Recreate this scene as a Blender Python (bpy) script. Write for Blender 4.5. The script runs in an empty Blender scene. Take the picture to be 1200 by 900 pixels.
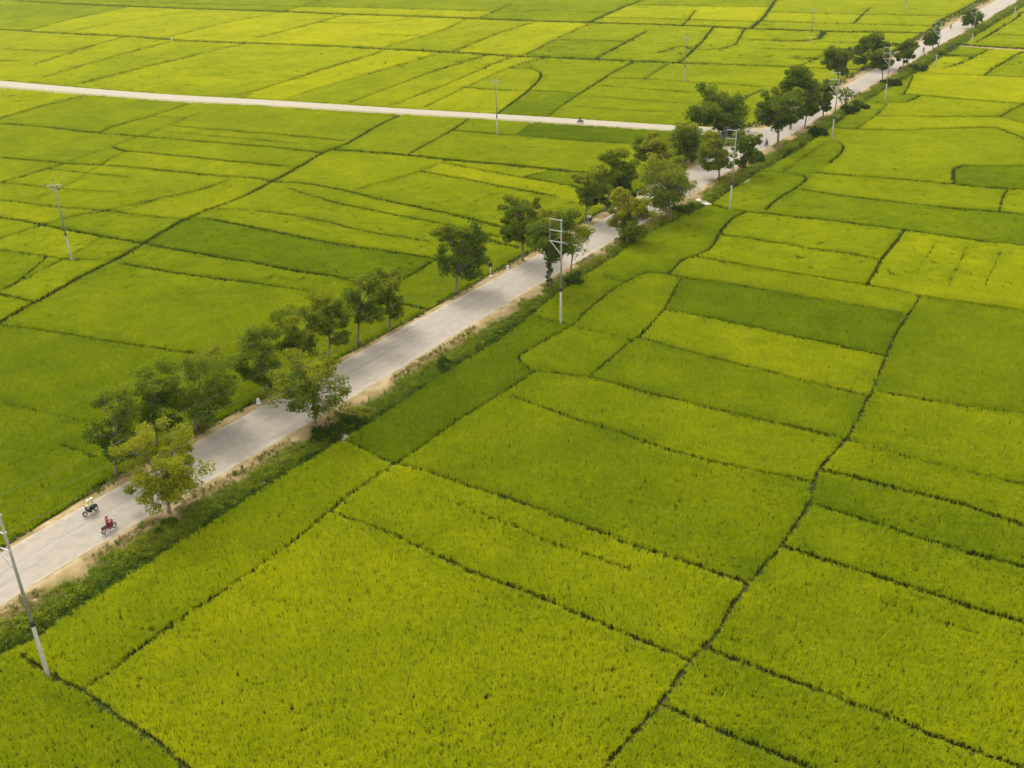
import bpy, bmesh, math, random
import numpy as np
from mathutils import Vector, Matrix

SC = bpy.context.scene
COL = SC.collection
rng = np.random.default_rng(7)
random.seed(7)

# ------------------------------------------------------------------ camera
CAM_H = 48.0                       # drone height above the road, metres
F_PX = 1190.0                      # focal length for a 1200 px wide picture
_dn = np.array([88.0, 2400.0, F_PX]); _dn /= np.linalg.norm(_dn)      # straight down, in camera axes
_fw = np.array([0, 0, 1.0]) - _dn[2] * _dn; _fw /= np.linalg.norm(_fw)
_rt = np.cross(_dn, _fw)
cam_d = bpy.data.cameras.new("drone_camera")
cam = bpy.data.objects.new("drone_camera", cam_d)
COL.objects.link(cam)
def _w(v): return Vector((float(v @ _rt), float(v @ _fw), float(-(v @ _dn))))
_cx, _cy, _cz = _w(np.array([1., 0, 0])), _w(np.array([0, -1., 0])), _w(np.array([0, 0, -1.]))
M = Matrix((( _cx.x, _cy.x, _cz.x, 0), (_cx.y, _cy.y, _cz.y, 0), (_cx.z, _cy.z, _cz.z, CAM_H), (0, 0, 0, 1)))
cam.matrix_world = M
cam_d.sensor_width = 36.0
cam_d.lens = 36.0 * F_PX / 1200.0
cam_d.clip_start = 0.5
cam_d.clip_end = 20000   # the plain runs on to the horizon
SC.camera = cam

# ------------------------------------------------------------------ light: bright overcast
SUN_EL, SUN_AZ = math.radians(52), math.radians(325)     # azimuth clockwise from +Y
world = bpy.data.worlds.new("World"); SC.world = world
world.use_nodes = True
nt = world.node_tree; nt.nodes.clear()
sky = nt.nodes.new("ShaderNodeTexSky"); sky.sky_type = 'NISHITA'; sky.sun_disc = False
sky.sun_elevation = SUN_EL; sky.sun_rotation = SUN_AZ
sky.dust_density = 4.0; sky.air_density = 1.0; sky.ozone_density = 1.0
cl = nt.nodes.new("ShaderNodeMix"); cl.data_type = 'RGBA'; cl.inputs[0].default_value = 0.75
nt.links.new(sky.outputs[0], cl.inputs[6]); cl.inputs[7].default_value = (8.2, 7.9, 7.3, 1)   # even cloud cover
bg = nt.nodes.new("ShaderNodeBackground"); bg.inputs[1].default_value = 0.12
ow = nt.nodes.new("ShaderNodeOutputWorld")
nt.links.new(cl.outputs[2], bg.inputs[0]); nt.links.new(bg.outputs[0], ow.inputs[0])
sun_d = bpy.data.lights.new("sun", 'SUN'); sun_d.energy = 1.5; sun_d.angle = math.radians(22); sun_d.color = (1, .96, .88)
sun = bpy.data.objects.new("sun", sun_d); COL.objects.link(sun)
sd = Vector((math.sin(SUN_AZ) * math.cos(SUN_EL), math.cos(SUN_AZ) * math.cos(SUN_EL), math.sin(SUN_EL)))
sun.rotation_euler = sd.to_track_quat('Z', 'Y').to_euler()
SC.view_settings.view_transform = 'Standard'; SC.view_settings.look = 'None'
SC.view_settings.exposure = 1.45; SC.view_settings.gamma = 1.0
SC.render.engine = 'CYCLES'
SC.cycles.max_bounces = 5; SC.cycles.diffuse_bounces = 3; SC.cycles.transparent_max_bounces = 4

# ------------------------------------------------------------------ survey: sight lines of the photograph to points on level ground
def survey(px, z=0.0):
    p = np.atleast_2d(np.asarray(px, float))
    r = np.stack([p[:, 0] - 600, p[:, 1] - 450, np.full(len(p), F_PX)], 1)
    r = r * ((CAM_H - z) / (r @ _dn))[:, None]
    return np.stack([r @ _rt, r @ _fw], 1)
def sight(P):
    P = np.atleast_2d(np.asarray(P, float))
    c = P[:, :1] * _rt + P[:, 1:2] * _fw - (P[:, 2:3] - CAM_H) * _dn
    return np.stack([c[:, 0] / c[:, 2] * F_PX + 600, c[:, 1] / c[:, 2] * F_PX + 450], 1)
def dist_to(xy): return math.sqrt(xy[0] ** 2 + xy[1] ** 2 + CAM_H ** 2)
def height_to(base_xy, z0, ytop):
    lo, hi = 0, 40
    for _ in range(40):
        m = (lo + hi) / 2
        if sight([[base_xy[0], base_xy[1], z0 + m]])[0, 1] > ytop: lo = m
        else: hi = m
    return lo
FIELD_Z = -0.65                     # the paddies lie below the road

# ------------------------------------------------------------------ helpers
def tag(o, label=None, cat=None, group=None, kind=None):
    if label: o["label"] = label
    if cat: o["category"] = cat
    if group: o["group"] = group
    if kind: o["kind"] = kind
    return o
def mesh_obj(name, verts, faces, mats, parent=None, smooth=False, mat_idx=None):
    me = bpy.data.meshes.new(name)
    me.from_pydata([tuple(map(float, v)) for v in verts], [], [tuple(map(int, f)) for f in faces])
    for m in (mats if isinstance(mats, (list, tuple)) else [mats]): me.materials.append(m)
    if mat_idx is not None: me.polygons.foreach_set("material_index", np.asarray(mat_idx, np.int32))
    if smooth: me.polygons.foreach_set("use_smooth", np.ones(len(me.polygons), bool))
    me.update()
    o = bpy.data.objects.new(name, me); COL.objects.link(o)
    if parent: o.parent = parent
    return o
def empty(name, loc=(0, 0, 0), rz=0.0):
    o = bpy.data.objects.new(name, None); COL.objects.link(o)
    o.location = loc; o.rotation_euler = (0, 0, rz); o.empty_display_size = 0.3
    return o
def copy_tree(o, parent=None):
    c = o.copy(); COL.objects.link(c)
    if parent: c.parent = parent
    for ch in list(o.children): copy_tree(ch, c)
    return c

class MB:
    """collects simple solids; build() links them as one mesh object"""
    def __init__(s): s.v, s.f, s.m = [], [], []
    def add(s, v, f, mi=0):
        n = len(s.v); s.v += [tuple(map(float, q)) for q in v]; s.f += [tuple(int(i) + n for i in q) for q in f]; s.m += [mi] * len(f); return s
    def box(s, c, d, rz=0.0, mi=0, taper=1.0, bev=0.0):
        cx, cy, cz = c; a, b, h = d[0] / 2, d[1] / 2, d[2] / 2
        lv = []
        if bev > 0:
            q = min(bev, a * .9, b * .9, h * .9)
            rings = [(-h, q, 1), (-h + q, 0, 1), (h - q, 0, taper), (h, q, taper)]
        else: rings = [(-h, 0, 1), (h, 0, taper)]
        for z, ins, t in rings:
            aa, bb = (a - ins) * t, (b - ins) * t
            if bev > 0:
                k = min(bev, a * .5, b * .5)
                pts = [(-aa + k, -bb), (aa - k, -bb), (aa, -bb + k), (aa, bb - k), (aa - k, bb), (-aa + k, bb), (-aa, bb - k), (-aa, -bb + k)]
            else: pts = [(-aa, -bb), (aa, -bb), (aa, bb), (-aa, bb)]
            lv.append([(x, y, z) for x, y in pts])
        n = len(lv[0]); co, si = math.cos(rz), math.sin(rz)
        V = [(cx + x * co - y * si, cy + x * si + y * co, cz + z) for r in lv for x, y, z in r]
        F = [tuple(reversed(range(n)))]
        for r in range(len(lv) - 1):
            for i in range(n): F.append((r * n + i, r * n + (i + 1) % n, (r + 1) * n + (i + 1) % n, (r + 1) * n + i))
        F.append(tuple(range((len(lv) - 1) * n, len(lv) * n)))
        return s.add(V, F, mi)
    def tube(s, pts, rad, n=6, mi=0, cap=True):
        P = [np.array(p, float) for p in pts]
        if not hasattr(rad, '__len__'): rad = [rad] * len(P)
        V, F = [], []; up = np.array([0.31, 0.17, 0.93])
        for i, p in enumerate(P):
            t = P[min(i + 1, len(P) - 1)] - P[max(i - 1, 0)]; t = t / (np.linalg.norm(t) + 1e-9)
            a = np.cross(t, up)
            if np.linalg.norm(a) < .15: a = np.cross(t, np.array([1., 0, 0]))
            a /= np.linalg.norm(a); b = np.cross(t, a)
            for k in range(n):
                th = 2 * math.pi * k / n
                V.append(p + rad[i] * (a * math.cos(th) + b * math.sin(th)))
        for i in range(len(P) - 1):
            for k in range(n): F.append((i * n + k, (i + 1) * n + k, (i + 1) * n + (k + 1) % n, i * n + (k + 1) % n))
        if cap: F.append(tuple(range(n))); F.append(tuple(reversed(range((len(P) - 1) * n, len(P) * n))))
        return s.add(V, F, mi)
    def ring(s, c, axis, R, r, n=16, k=6, mi=0):       # torus
        ax = np.array(axis, float); ax /= np.linalg.norm(ax)
        u = np.cross(ax, [0, 0, 1.]);
        if np.linalg.norm(u) < .1: u = np.cross(ax, [1., 0, 0])
        u /= np.linalg.norm(u); w = np.cross(ax, u); V, F = [], []
        for i in range(n):
            th = 2 * math.pi * i / n; d = u * math.cos(th) + w * math.sin(th)
            for j in range(k):
                ph = 2 * math.pi * j / k
                V.append(np.array(c) + d * (R + r * math.cos(ph)) + ax * r * math.sin(ph))
        for i in range(n):
            for j in range(k): F.append((i * k + j, ((i + 1) % n) * k + j, ((i + 1) % n) * k + (j + 1) % k, i * k + (j + 1) % k))
        return s.add(V, F, mi)
    def ball(s, c, r, n=8, m=6, mi=0):
        r = r if hasattr(r, '__len__') else (r, r, r); V = [(c[0], c[1], c[2] - r[2])]; F = []
        for i in range(1, m):
            a = -math.pi / 2 + math.pi * i / m
            for k in range(n):
                b = 2 * math.pi * k / n
                V.append((c[0] + r[0] * math.cos(a) * math.cos(b), c[1] + r[1] * math.cos(a) * math.sin(b), c[2] + r[2] * math.sin(a)))
        V.append((c[0], c[1], c[2] + r[2])); T = len(V) - 1
        for k in range(n): F.append((0, 1 + (k + 1) % n, 1 + k)); F.append((T, 1 + (m - 2) * n + k, 1 + (m - 2) * n + (k + 1) % n))
        for i in range(m - 2):
            for k in range(n): F.append((1 + i * n + k, 1 + i * n + (k + 1) % n, 1 + (i + 1) * n + (k + 1) % n, 1 + (i + 1) * n + k))
        return s.add(V, F, mi)
    def loft(s, sections, mi=0):                          # list of equal-length closed rings
        n = len(sections[0]); V = [p for r in sections for p in r]; F = [tuple(reversed(range(n)))]
        for r in range(len(sections) - 1):
            for i in range(n): F.append((r * n + i, r * n + (i + 1) % n, (r + 1) * n + (i + 1) % n, (r + 1) * n + i))
        F.append(tuple(range((len(sections) - 1) * n, len(sections) * n)))
        return s.add(V, F, mi)
    def build(s, name, mats, parent=None, smooth=False): return mesh_obj(name, s.v, s.f, mats, parent, smooth, s.m)

def resample(P, step):
    P = np.asarray(P, float); seg = np.linalg.norm(np.diff(P, axis=0), axis=1); L = np.r_[0, np.cumsum(seg)]
    n = max(2, int(L[-1] / step) + 1); t = np.linspace(0, L[-1], n)
    return np.stack([np.interp(t, L, P[:, k]) for k in range(P.shape[1])], 1)
def smooth_line(P, it=1):
    P = np.asarray(P, float)
    for _ in range(it):
        Q = [P[0]]
        for a, b in zip(P[:-1], P[1:]): Q += [a * .75 + b * .25, a * .25 + b * .75]
        Q.append(P[-1]); P = np.array(Q)
    return P
def vnoise(x, y, seed=0):
    """smooth value noise, 0..1"""
    x = np.asarray(x, float); y = np.asarray(y, float)
    xi, yi = np.floor(x).astype(np.int64), np.floor(y).astype(np.int64); xf, yf = x - xi, y - yi
    def h(a, b):
        n = (a * 374761393 + b * 668265263 + seed * 974711) & 0x7fffffff
        n = ((n ^ (n >> 13)) * 1274126177) & 0x7fffffff
        return ((n ^ (n >> 16)) & 0xffff) / 65535.0
    u, v = xf * xf * (3 - 2 * xf), yf * yf * (3 - 2 * yf)
    return (h(xi, yi) * (1 - u) + h(xi + 1, yi) * u) * (1 - v) + (h(xi, yi + 1) * (1 - u) + h(xi + 1, yi + 1) * u) * v

# ------------------------------------------------------------------ materials
def N(t, typ, **kw):
    n = t.nodes.new(typ)
    for k, v in kw.items(): setattr(n, k, v)
    return n
def base_mat(name, rough=0.8):
    m = bpy.data.materials.new(name); m.use_nodes = True; t = m.node_tree
    b = t.nodes["Principled BSDF"]; b.inputs["Roughness"].default_value = rough
    b.inputs["Specular IOR Level"].default_value = 0.25
    return m, t, b
def noise_mat(name, c1, c2, scale=4.0, rough=0.8, bump=0.0, detail=6, lo=.35, hi=.65, metal=0.0):
    m, t, b = base_mat(name, rough)
    if rough > .88: b.inputs['Specular IOR Level'].default_value = 0.0
    g = N(t, "ShaderNodeTexCoord"); n = N(t, "ShaderNodeTexNoise"); n.inputs["Scale"].default_value = scale; n.inputs["Detail"].default_value = detail
    r = N(t, "ShaderNodeValToRGB"); r.color_ramp.elements[0].position = lo; r.color_ramp.elements[1].position = hi
    r.color_ramp.elements[0].color = (*c1, 1); r.color_ramp.elements[1].color = (*c2, 1)
    t.links.new(g.outputs["Object"], n.inputs["Vector"]); t.links.new(n.outputs["Fac"], r.inputs[0]); t.links.new(r.outputs[0], b.inputs["Base Color"])
    b.inputs["Metallic"].default_value = metal
    if bump:
        bp = N(t, "ShaderNodeBump"); bp.inputs["Strength"].default_value = bump; t.links.new(n.outputs["Fac"], bp.inputs["Height"]); t.links.new(bp.outputs[0], b.inputs["Normal"])
    return m
def leaf_mat(name, attr, stops, transl=0.3, kind='INSTANCER', jitter=0.25):
    """leaf material: colour ramp over a stored tone, small random difference per clump"""
    m = bpy.data.materials.new(name); m.use_nodes = True; t = m.node_tree; t.nodes.clear()
    a = N(t, "ShaderNodeAttribute"); a.attribute_type = kind; a.attribute_name = attr
    r = N(t, "ShaderNodeValToRGB"); el = r.color_ramp.elements
    while len(el) < len(stops): el.new(.5)
    for e, (p, c) in zip(el, stops): e.position = p; e.color = (*c, 1)
    src = a.outputs["Fac"]
    if jitter:
        oi = N(t, "ShaderNodeObjectInfo"); ma = N(t, "ShaderNodeMath"); ma.operation = 'MULTIPLY_ADD'; ma.inputs[1].default_value = jitter; 
        sb = N(t, "ShaderNodeMath"); sb.operation = 'SUBTRACT'; sb.inputs[1].default_value = jitter / 2
        t.links.new(oi.outputs["Random"], ma.inputs[0]); t.links.new(src, ma.inputs[2]); t.links.new(ma.outputs[0], sb.inputs[0]); src = sb.outputs[0]
    t.links.new(src, r.inputs[0])
    d = N(t, "ShaderNodeBsdfDiffuse"); tr = N(t, "ShaderNodeBsdfTranslucent"); mx = N(t, "ShaderNodeMixShader"); mx.inputs[0].default_value = transl
    o = N(t, "ShaderNodeOutputMaterial")
    t.links.new(r.outputs[0], d.inputs[0]); t.links.new(r.outputs[0], tr.inputs[0]); t.links.new(d.outputs[0], mx.inputs[1]); t.links.new(tr.outputs[0], mx.inputs[2]); t.links.new(mx.outputs[0], o.inputs[0])
    return m

MAT = {}
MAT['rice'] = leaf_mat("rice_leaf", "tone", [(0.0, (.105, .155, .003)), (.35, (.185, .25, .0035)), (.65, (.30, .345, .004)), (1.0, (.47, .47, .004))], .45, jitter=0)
MAT['weed'] = leaf_mat("weed_leaf", "tone", [(0.0, (.018, .042, .006)), (.5, (.075, .12, .008)), (1.0, (.16, .19, .012))], .3)
MAT['dry'] = leaf_mat("dry_grass", "tone", [(0.0, (.12, .115, .02)), (.5, (.25, .2, .065)), (1.0, (.40, .32, .14))], .25)
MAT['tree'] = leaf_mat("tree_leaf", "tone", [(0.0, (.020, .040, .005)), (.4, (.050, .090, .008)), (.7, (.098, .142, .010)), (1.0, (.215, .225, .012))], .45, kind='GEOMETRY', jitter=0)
MAT['bark'] = noise_mat("bark", (.07, .055, .04), (.19, .16, .12), 7, .9, .5)
MAT['earth'] = noise_mat("paddy_earth", (.018, .024, .006), (.036, .042, .011), .9, .95, .4)
MAT['bund'] = noise_mat("bund_grass_and_mud", (.02, .03, .005), (.05, .06, .013), 2.2, .95, .6)
MAT['concrete'] = noise_mat("pole_concrete", (.20, .192, .155), (.27, .26, .21), 6, .85, .1)
MAT['concrete_dark'] = noise_mat("weathered_concrete", (.155, .16, .125), (.23, .226, .18), 6, .85, .1)
MAT['steel'] = noise_mat("galvanised_steel", (.28, .28, .26), (.38, .38, .355), 9, .5)
MAT['band'] = noise_mat("black_band_paint", (.012, .012, .014), (.025, .025, .03), 9, .5)
MAT['insul'] = noise_mat("brown_glazed_insulator", (.03, .02, .018), (.06, .04, .03), 9, .3)
MAT['white'] = noise_mat("white_limewash", (.42, .41, .38), (.52, .51, .47), 5, .8)
MAT['stone'] = noise_mat("pale_rubble", (.25, .215, .16), (.42, .38, .30), 6, .9, .4)
MAT['water'], _t, _b = base_mat("ditch_water", .15); _b.inputs["Base Color"].default_value = (.018, .022, .012, 1)

# ------------------------------------------------------------------ scatter: one geometry-node group used by crops, weeds and rubble
def proto(name, V, Fc, mat):
    me = bpy.data.meshes.new(name); me.from_pydata([tuple(map(float, v)) for v in V], [], Fc); me.materials.append(mat); me.update()
    return bpy.data.objects.new(name, me)
def scatter_group(name, protos):
    g = bpy.data.node_groups.new(name, 'GeometryNodeTree')
    g.interface.new_socket("Geometry", in_out='INPUT', socket_type='NodeSocketGeometry')
    g.interface.new_socket("Geometry", in_out='OUTPUT', socket_type='NodeSocketGeometry')
    i, o = g.nodes.new("NodeGroupInput"), g.nodes.new("NodeGroupOutput")
    j = g.nodes.new("GeometryNodeJoinGeometry")
    for p in reversed(protos):
        oi = g.nodes.new("GeometryNodeObjectInfo"); oi.inputs["Object"].default_value = p; oi.inputs["As Instance"].default_value = True
        g.links.new(oi.outputs["Geometry"], j.inputs[0])
    ip = g.nodes.new("GeometryNodeInstanceOnPoints"); ip.inputs["Pick Instance"].default_value = True
    def at(n, ty):
        a = g.nodes.new("GeometryNodeInputNamedAttribute"); a.data_type = ty; a.inputs["Name"].default_value = n; return a.outputs["Attribute"]
    er = g.nodes.new("FunctionNodeEulerToRotation")
    g.links.new(at("rot", 'FLOAT_VECTOR'), er.inputs[0]); g.links.new(er.outputs[0], ip.inputs["Rotation"])
    g.links.new(at("size", 'FLOAT_VECTOR'), ip.inputs["Scale"]); g.links.new(at("pick", 'INT'), ip.inputs["Instance Index"])
    g.links.new(i.outputs[0], ip.inputs["Points"]); g.links.new(j.outputs[0], ip.inputs["Instance"]); g.links.new(ip.outputs[0], o.inputs[0])
    return g
def scatter(name, P, rot, size, pick, tone, group):
    n = len(P); me = bpy.data.meshes.new(name); me.vertices.add(n)
    me.vertices.foreach_set("co", np.asarray(P, np.float32).ravel())
    for nm, ty, ar, key in (("rot", 'FLOAT_VECTOR', rot, "vector"), ("size", 'FLOAT_VECTOR', size, "vector"), ("pick", 'INT', pick, "value"), ("tone", 'FLOAT', tone, "value")):
        a = me.attributes.new(nm, ty, 'POINT')
        a.data.foreach_set(key, np.ascontiguousarray(ar, np.int32 if ty == 'INT' else np.float32).ravel())
    o = bpy.data.objects.new(name, me); COL.objects.link(o)
    md = o.modifiers.new("plants", 'NODES'); md.node_group = group
    return o

def blades(n, R, h0, h1, wid, lean, seed, base=0.1, segs=3, centers=None, droop=.5):
    r = random.Random(seed); V, Fc = [], []
    for k in range(n):
        if centers: cx, cy = centers[k % len(centers)]
        else: cx = cy = 0.0
        a = r.uniform(0, 2 * math.pi); rr = R * math.sqrt(r.random())
        x0, y0 = cx + rr * math.cos(a), cy + rr * math.sin(a)
        b = a + r.uniform(-.9, .9); H = r.uniform(h0, h1); ln = lean * r.uniform(.35, 1.2)
        dx, dy = math.cos(b), math.sin(b); px, py = -dy, dx; w = wid * r.uniform(.7, 1.2)
        pts = []
        for s in range(segs + 1):
            q = s / segs; z = base + (H - base) * (1 - (1 - min(q / .68, 1)) ** 2 - .9 * droop * max(0, q - .68)); d = ln * q ** 1.6
            pts.append((x0 + dx * d, y0 + dy * d, z, w * (1 - .6 * q * q)))
        i0 = len(V)
        for X, Y, Z, ww in pts: V += [(X - px * ww / 2, Y - py * ww / 2, Z), (X + px * ww / 2, Y + py * ww / 2, Z)]
        for s in range(segs): Fc.append((i0 + 2 * s, i0 + 2 * s + 1, i0 + 2 * s + 3, i0 + 2 * s + 2))
    return V, Fc

rice_protos = []
for k in range(5):
    rice_protos.append(proto("rice_hill", *blades(18, .05, .52, .78, .032, .27, 100 + k), MAT['rice']))
for k in range(3):
    r_ = random.Random(40 + k); cs = [(r_.uniform(-.5, .5), r_.uniform(-.5, .5)) for _ in range(22)]
    rice_protos.append(proto("rice_patch", *blades(22 * 9, .07, .56, .76, .058, .38, 200 + k, centers=cs), MAT['rice']))
RICE = scatter_group("rice_planting", rice_protos)
weed_protos = []
for k in range(4):                                         # 0-3 bushy weeds with small leaves
    r_ = random.Random(60 + k); V, Fc = [], []
    for q in range(60):
        a = r_.uniform(0, 2 * math.pi); rr = .45 * math.sqrt(r_.random()); z = r_.uniform(.05, .55) * (1 - .6 * rr)
        c = np.array([rr * math.cos(a), rr * math.sin(a), z]); u = np.array([r_.gauss(0, 1), r_.gauss(0, 1), r_.gauss(0, .5)]); u /= np.linalg.norm(u)
        v = np.cross(u, [r_.gauss(0, .4), r_.gauss(0, .4), 1]); v /= np.linalg.norm(v); s = r_.uniform(.06, .12); i0 = len(V)
        V += [c - u * s, c + v * s * .6, c + u * s, c - v * s * .6]; Fc.append((i0, i0 + 1, i0 + 2, i0 + 3))
    weed_protos.append(proto("weed_clump", V, Fc, MAT['weed']))
for k in range(2): weed_protos.append(proto("grass_tuft", *blades(26, .16, .25, .6, .03, .25, 300 + k, base=0), MAT['weed']))     # 4,5
for k in range(2): weed_protos.append(proto("dry_tuft", *blades(22, .16, .08, .26, .025, .22, 320 + k, base=0), MAT['dry']))       # 6,7
for k in range(3):                                         # 8-10 stones
    r_ = random.Random(80 + k); b_ = MB().ball((0, 0, 0), (.16, .12, .09), 6, 4); V = [np.array(v) * r_.uniform(.7, 1.25) for v in b_.v]
    weed_protos.append(proto("rubble_stone", V, b_.f, MAT['stone']))
WEED = scatter_group("verge_planting", weed_protos)

# ------------------------------------------------------------------ road corridor
def ext(line, n0=1, n1=1, far=(-20, 1130), x=(-320, 1520)):
    """carry a surveyed line on past the edge of the photograph"""
    L = [np.array(p, float) for p in line]
    def go(a, b):
        d = b - a; d /= np.linalg.norm(d); q = b.copy(); k = 0
        while k < 300 and x[0] < q[0] < x[1] and far[0] < q[1] < far[1]: q = q + d * 4; k += 1
        return q
    if n0: L.insert(0, go(L[1], L[0]))
    if n1: L.append(go(L[-2], L[-1]))
    return np.array(L)
RL_px = ext([(0, 647), (32, 626), (82, 598), (140, 567), (232, 515), (300, 479), (395, 427), (500, 370), (600, 316), (705, 259), (750, 232), (808, 199), (860, 169), (915, 143), (960, 119), (999, 96), (1050, 66), (1100, 37), (1165, 2)])
RR_px = ext([(0, 712), (50, 681), (100, 652), (150, 624), (195, 598), (250, 565), (300, 534), (340, 511), (380, 487), (440, 450), (500, 413), (550, 382), (600, 352), (640, 328), (680, 304), (720, 281), (760, 257), (800, 233), (840, 209), (880, 185), (915, 165), (945, 147), (1000, 112), (1030, 94), (1060, 77), (1107, 50), (1150, 26), (1195, 0)])
# where the crop begins on either side of the corridor
EL_px = ext([(0, 640), (25, 623), (50, 609), (75, 594), (100, 576), (118, 562), (140, 551), (215, 509), (250, 492), (300, 466), (397, 416), (440, 394), (500, 362), (530, 343), (570, 321), (600, 303), (650, 277), (700, 247), (750, 219), (785, 197), (825, 172), (850, 158), (905, 134), (950, 113), (995, 88), (1045, 60), (1095, 30), (1150, 0)])
ER_px = ext([(0, 767), (40, 748), (85, 716), (145, 678), (215, 632), (300, 578), (345, 549), (405, 512), (470, 471), (510, 445), (560, 413), (600, 388), (650, 346), (680, 326), (715, 303), (760, 273), (800, 253), (832, 240), (862, 219), (892, 199), (905, 193), (945, 170), (985, 141), (1030, 108), (1060, 92), (1080, 82), (1103, 65), (1118, 56), (1150, 37), (1200, 6)])
S0_px = ext([(0, 94.5), (100, 103.3), (200, 111), (300, 116.2), (400, 122.5), (500, 129), (600, 134.5), (700, 141), (780, 146.3)], 1, 0)
S1_px = ext([(0, 101.5), (100, 109.8), (200, 118), (300, 122.5), (400, 129), (500, 134.8), (600, 140.5), (700, 147), (780, 152.3)], 1, 0)
S0_px = np.vstack([S0_px, [(835, 149), (880, 150), (905, 150)]]); S1_px = np.vstack([S1_px, [(820, 156), (850, 161), (885, 168)]])

def lane(A, B, step=3.0, sm=3):
    a, b = resample(smooth_line(survey(A), sm), step), resample(smooth_line(survey(B), sm), step)
    # pair each left point with its foot on the right edge
    bb = resample(b, .5); r = np.array([bb[np.argmin(((bb - p) ** 2).sum(1))] for p in a])
    return a, r
RA, RB = lane(RL_px, RR_px)
RC = (RA + RB) / 2
hw = np.linalg.norm(RB - RA, axis=1) / 2
hw = np.convolve(np.pad(hw, 12, mode='edge'), np.ones(25) / 25, 'valid')
tan = np.gradient(RC, axis=0); tan /= np.linalg.norm(tan, axis=1)[:, None]
for _ in range(6): tan = np.vstack([tan[:1], (tan[:-2] + tan[1:-1] * 2 + tan[2:]) / 4, tan[-1:]])
tan /= np.linalg.norm(tan, axis=1)[:, None]
nor = np.stack([tan[:, 1], -tan[:, 0]], 1)                # to the right-hand side
along = np.r_[0, np.cumsum(np.linalg.norm(np.diff(RC, axis=0), axis=1))]
print("road half width", hw[::20].round(2))

def strip(name, rows, mats, kind='structure', across=None, alongv=None):
    rows = [np.asarray(r) for r in rows]; n, m = len(rows[0]), len(rows)
    V = np.stack(rows, 1).reshape(-1, 3)
    Fc = [(i * m + j, i * m + j + 1, (i + 1) * m + j + 1, (i + 1) * m + j) for i in range(n - 1) for j in range(m - 1)]
    o = mesh_obj(name, V, Fc, mats, smooth=True)
    if across is not None:
        at = o.data.attributes.new("across", 'FLOAT', 'POINT'); at.data.foreach_set("value", np.tile(np.asarray(across, np.float32), n))
        at = o.data.attributes.new("along", 'FLOAT', 'POINT'); at.data.foreach_set("value", np.repeat(np.asarray(alongv, np.float32), m))
    if kind: o["kind"] = kind
    return o
def row(off, z): 
    off = np.broadcast_to(off, (len(RC),)); z = np.broadcast_to(z, (len(RC),))
    return np.column_stack([RC + nor * off[:, None], z])

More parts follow.
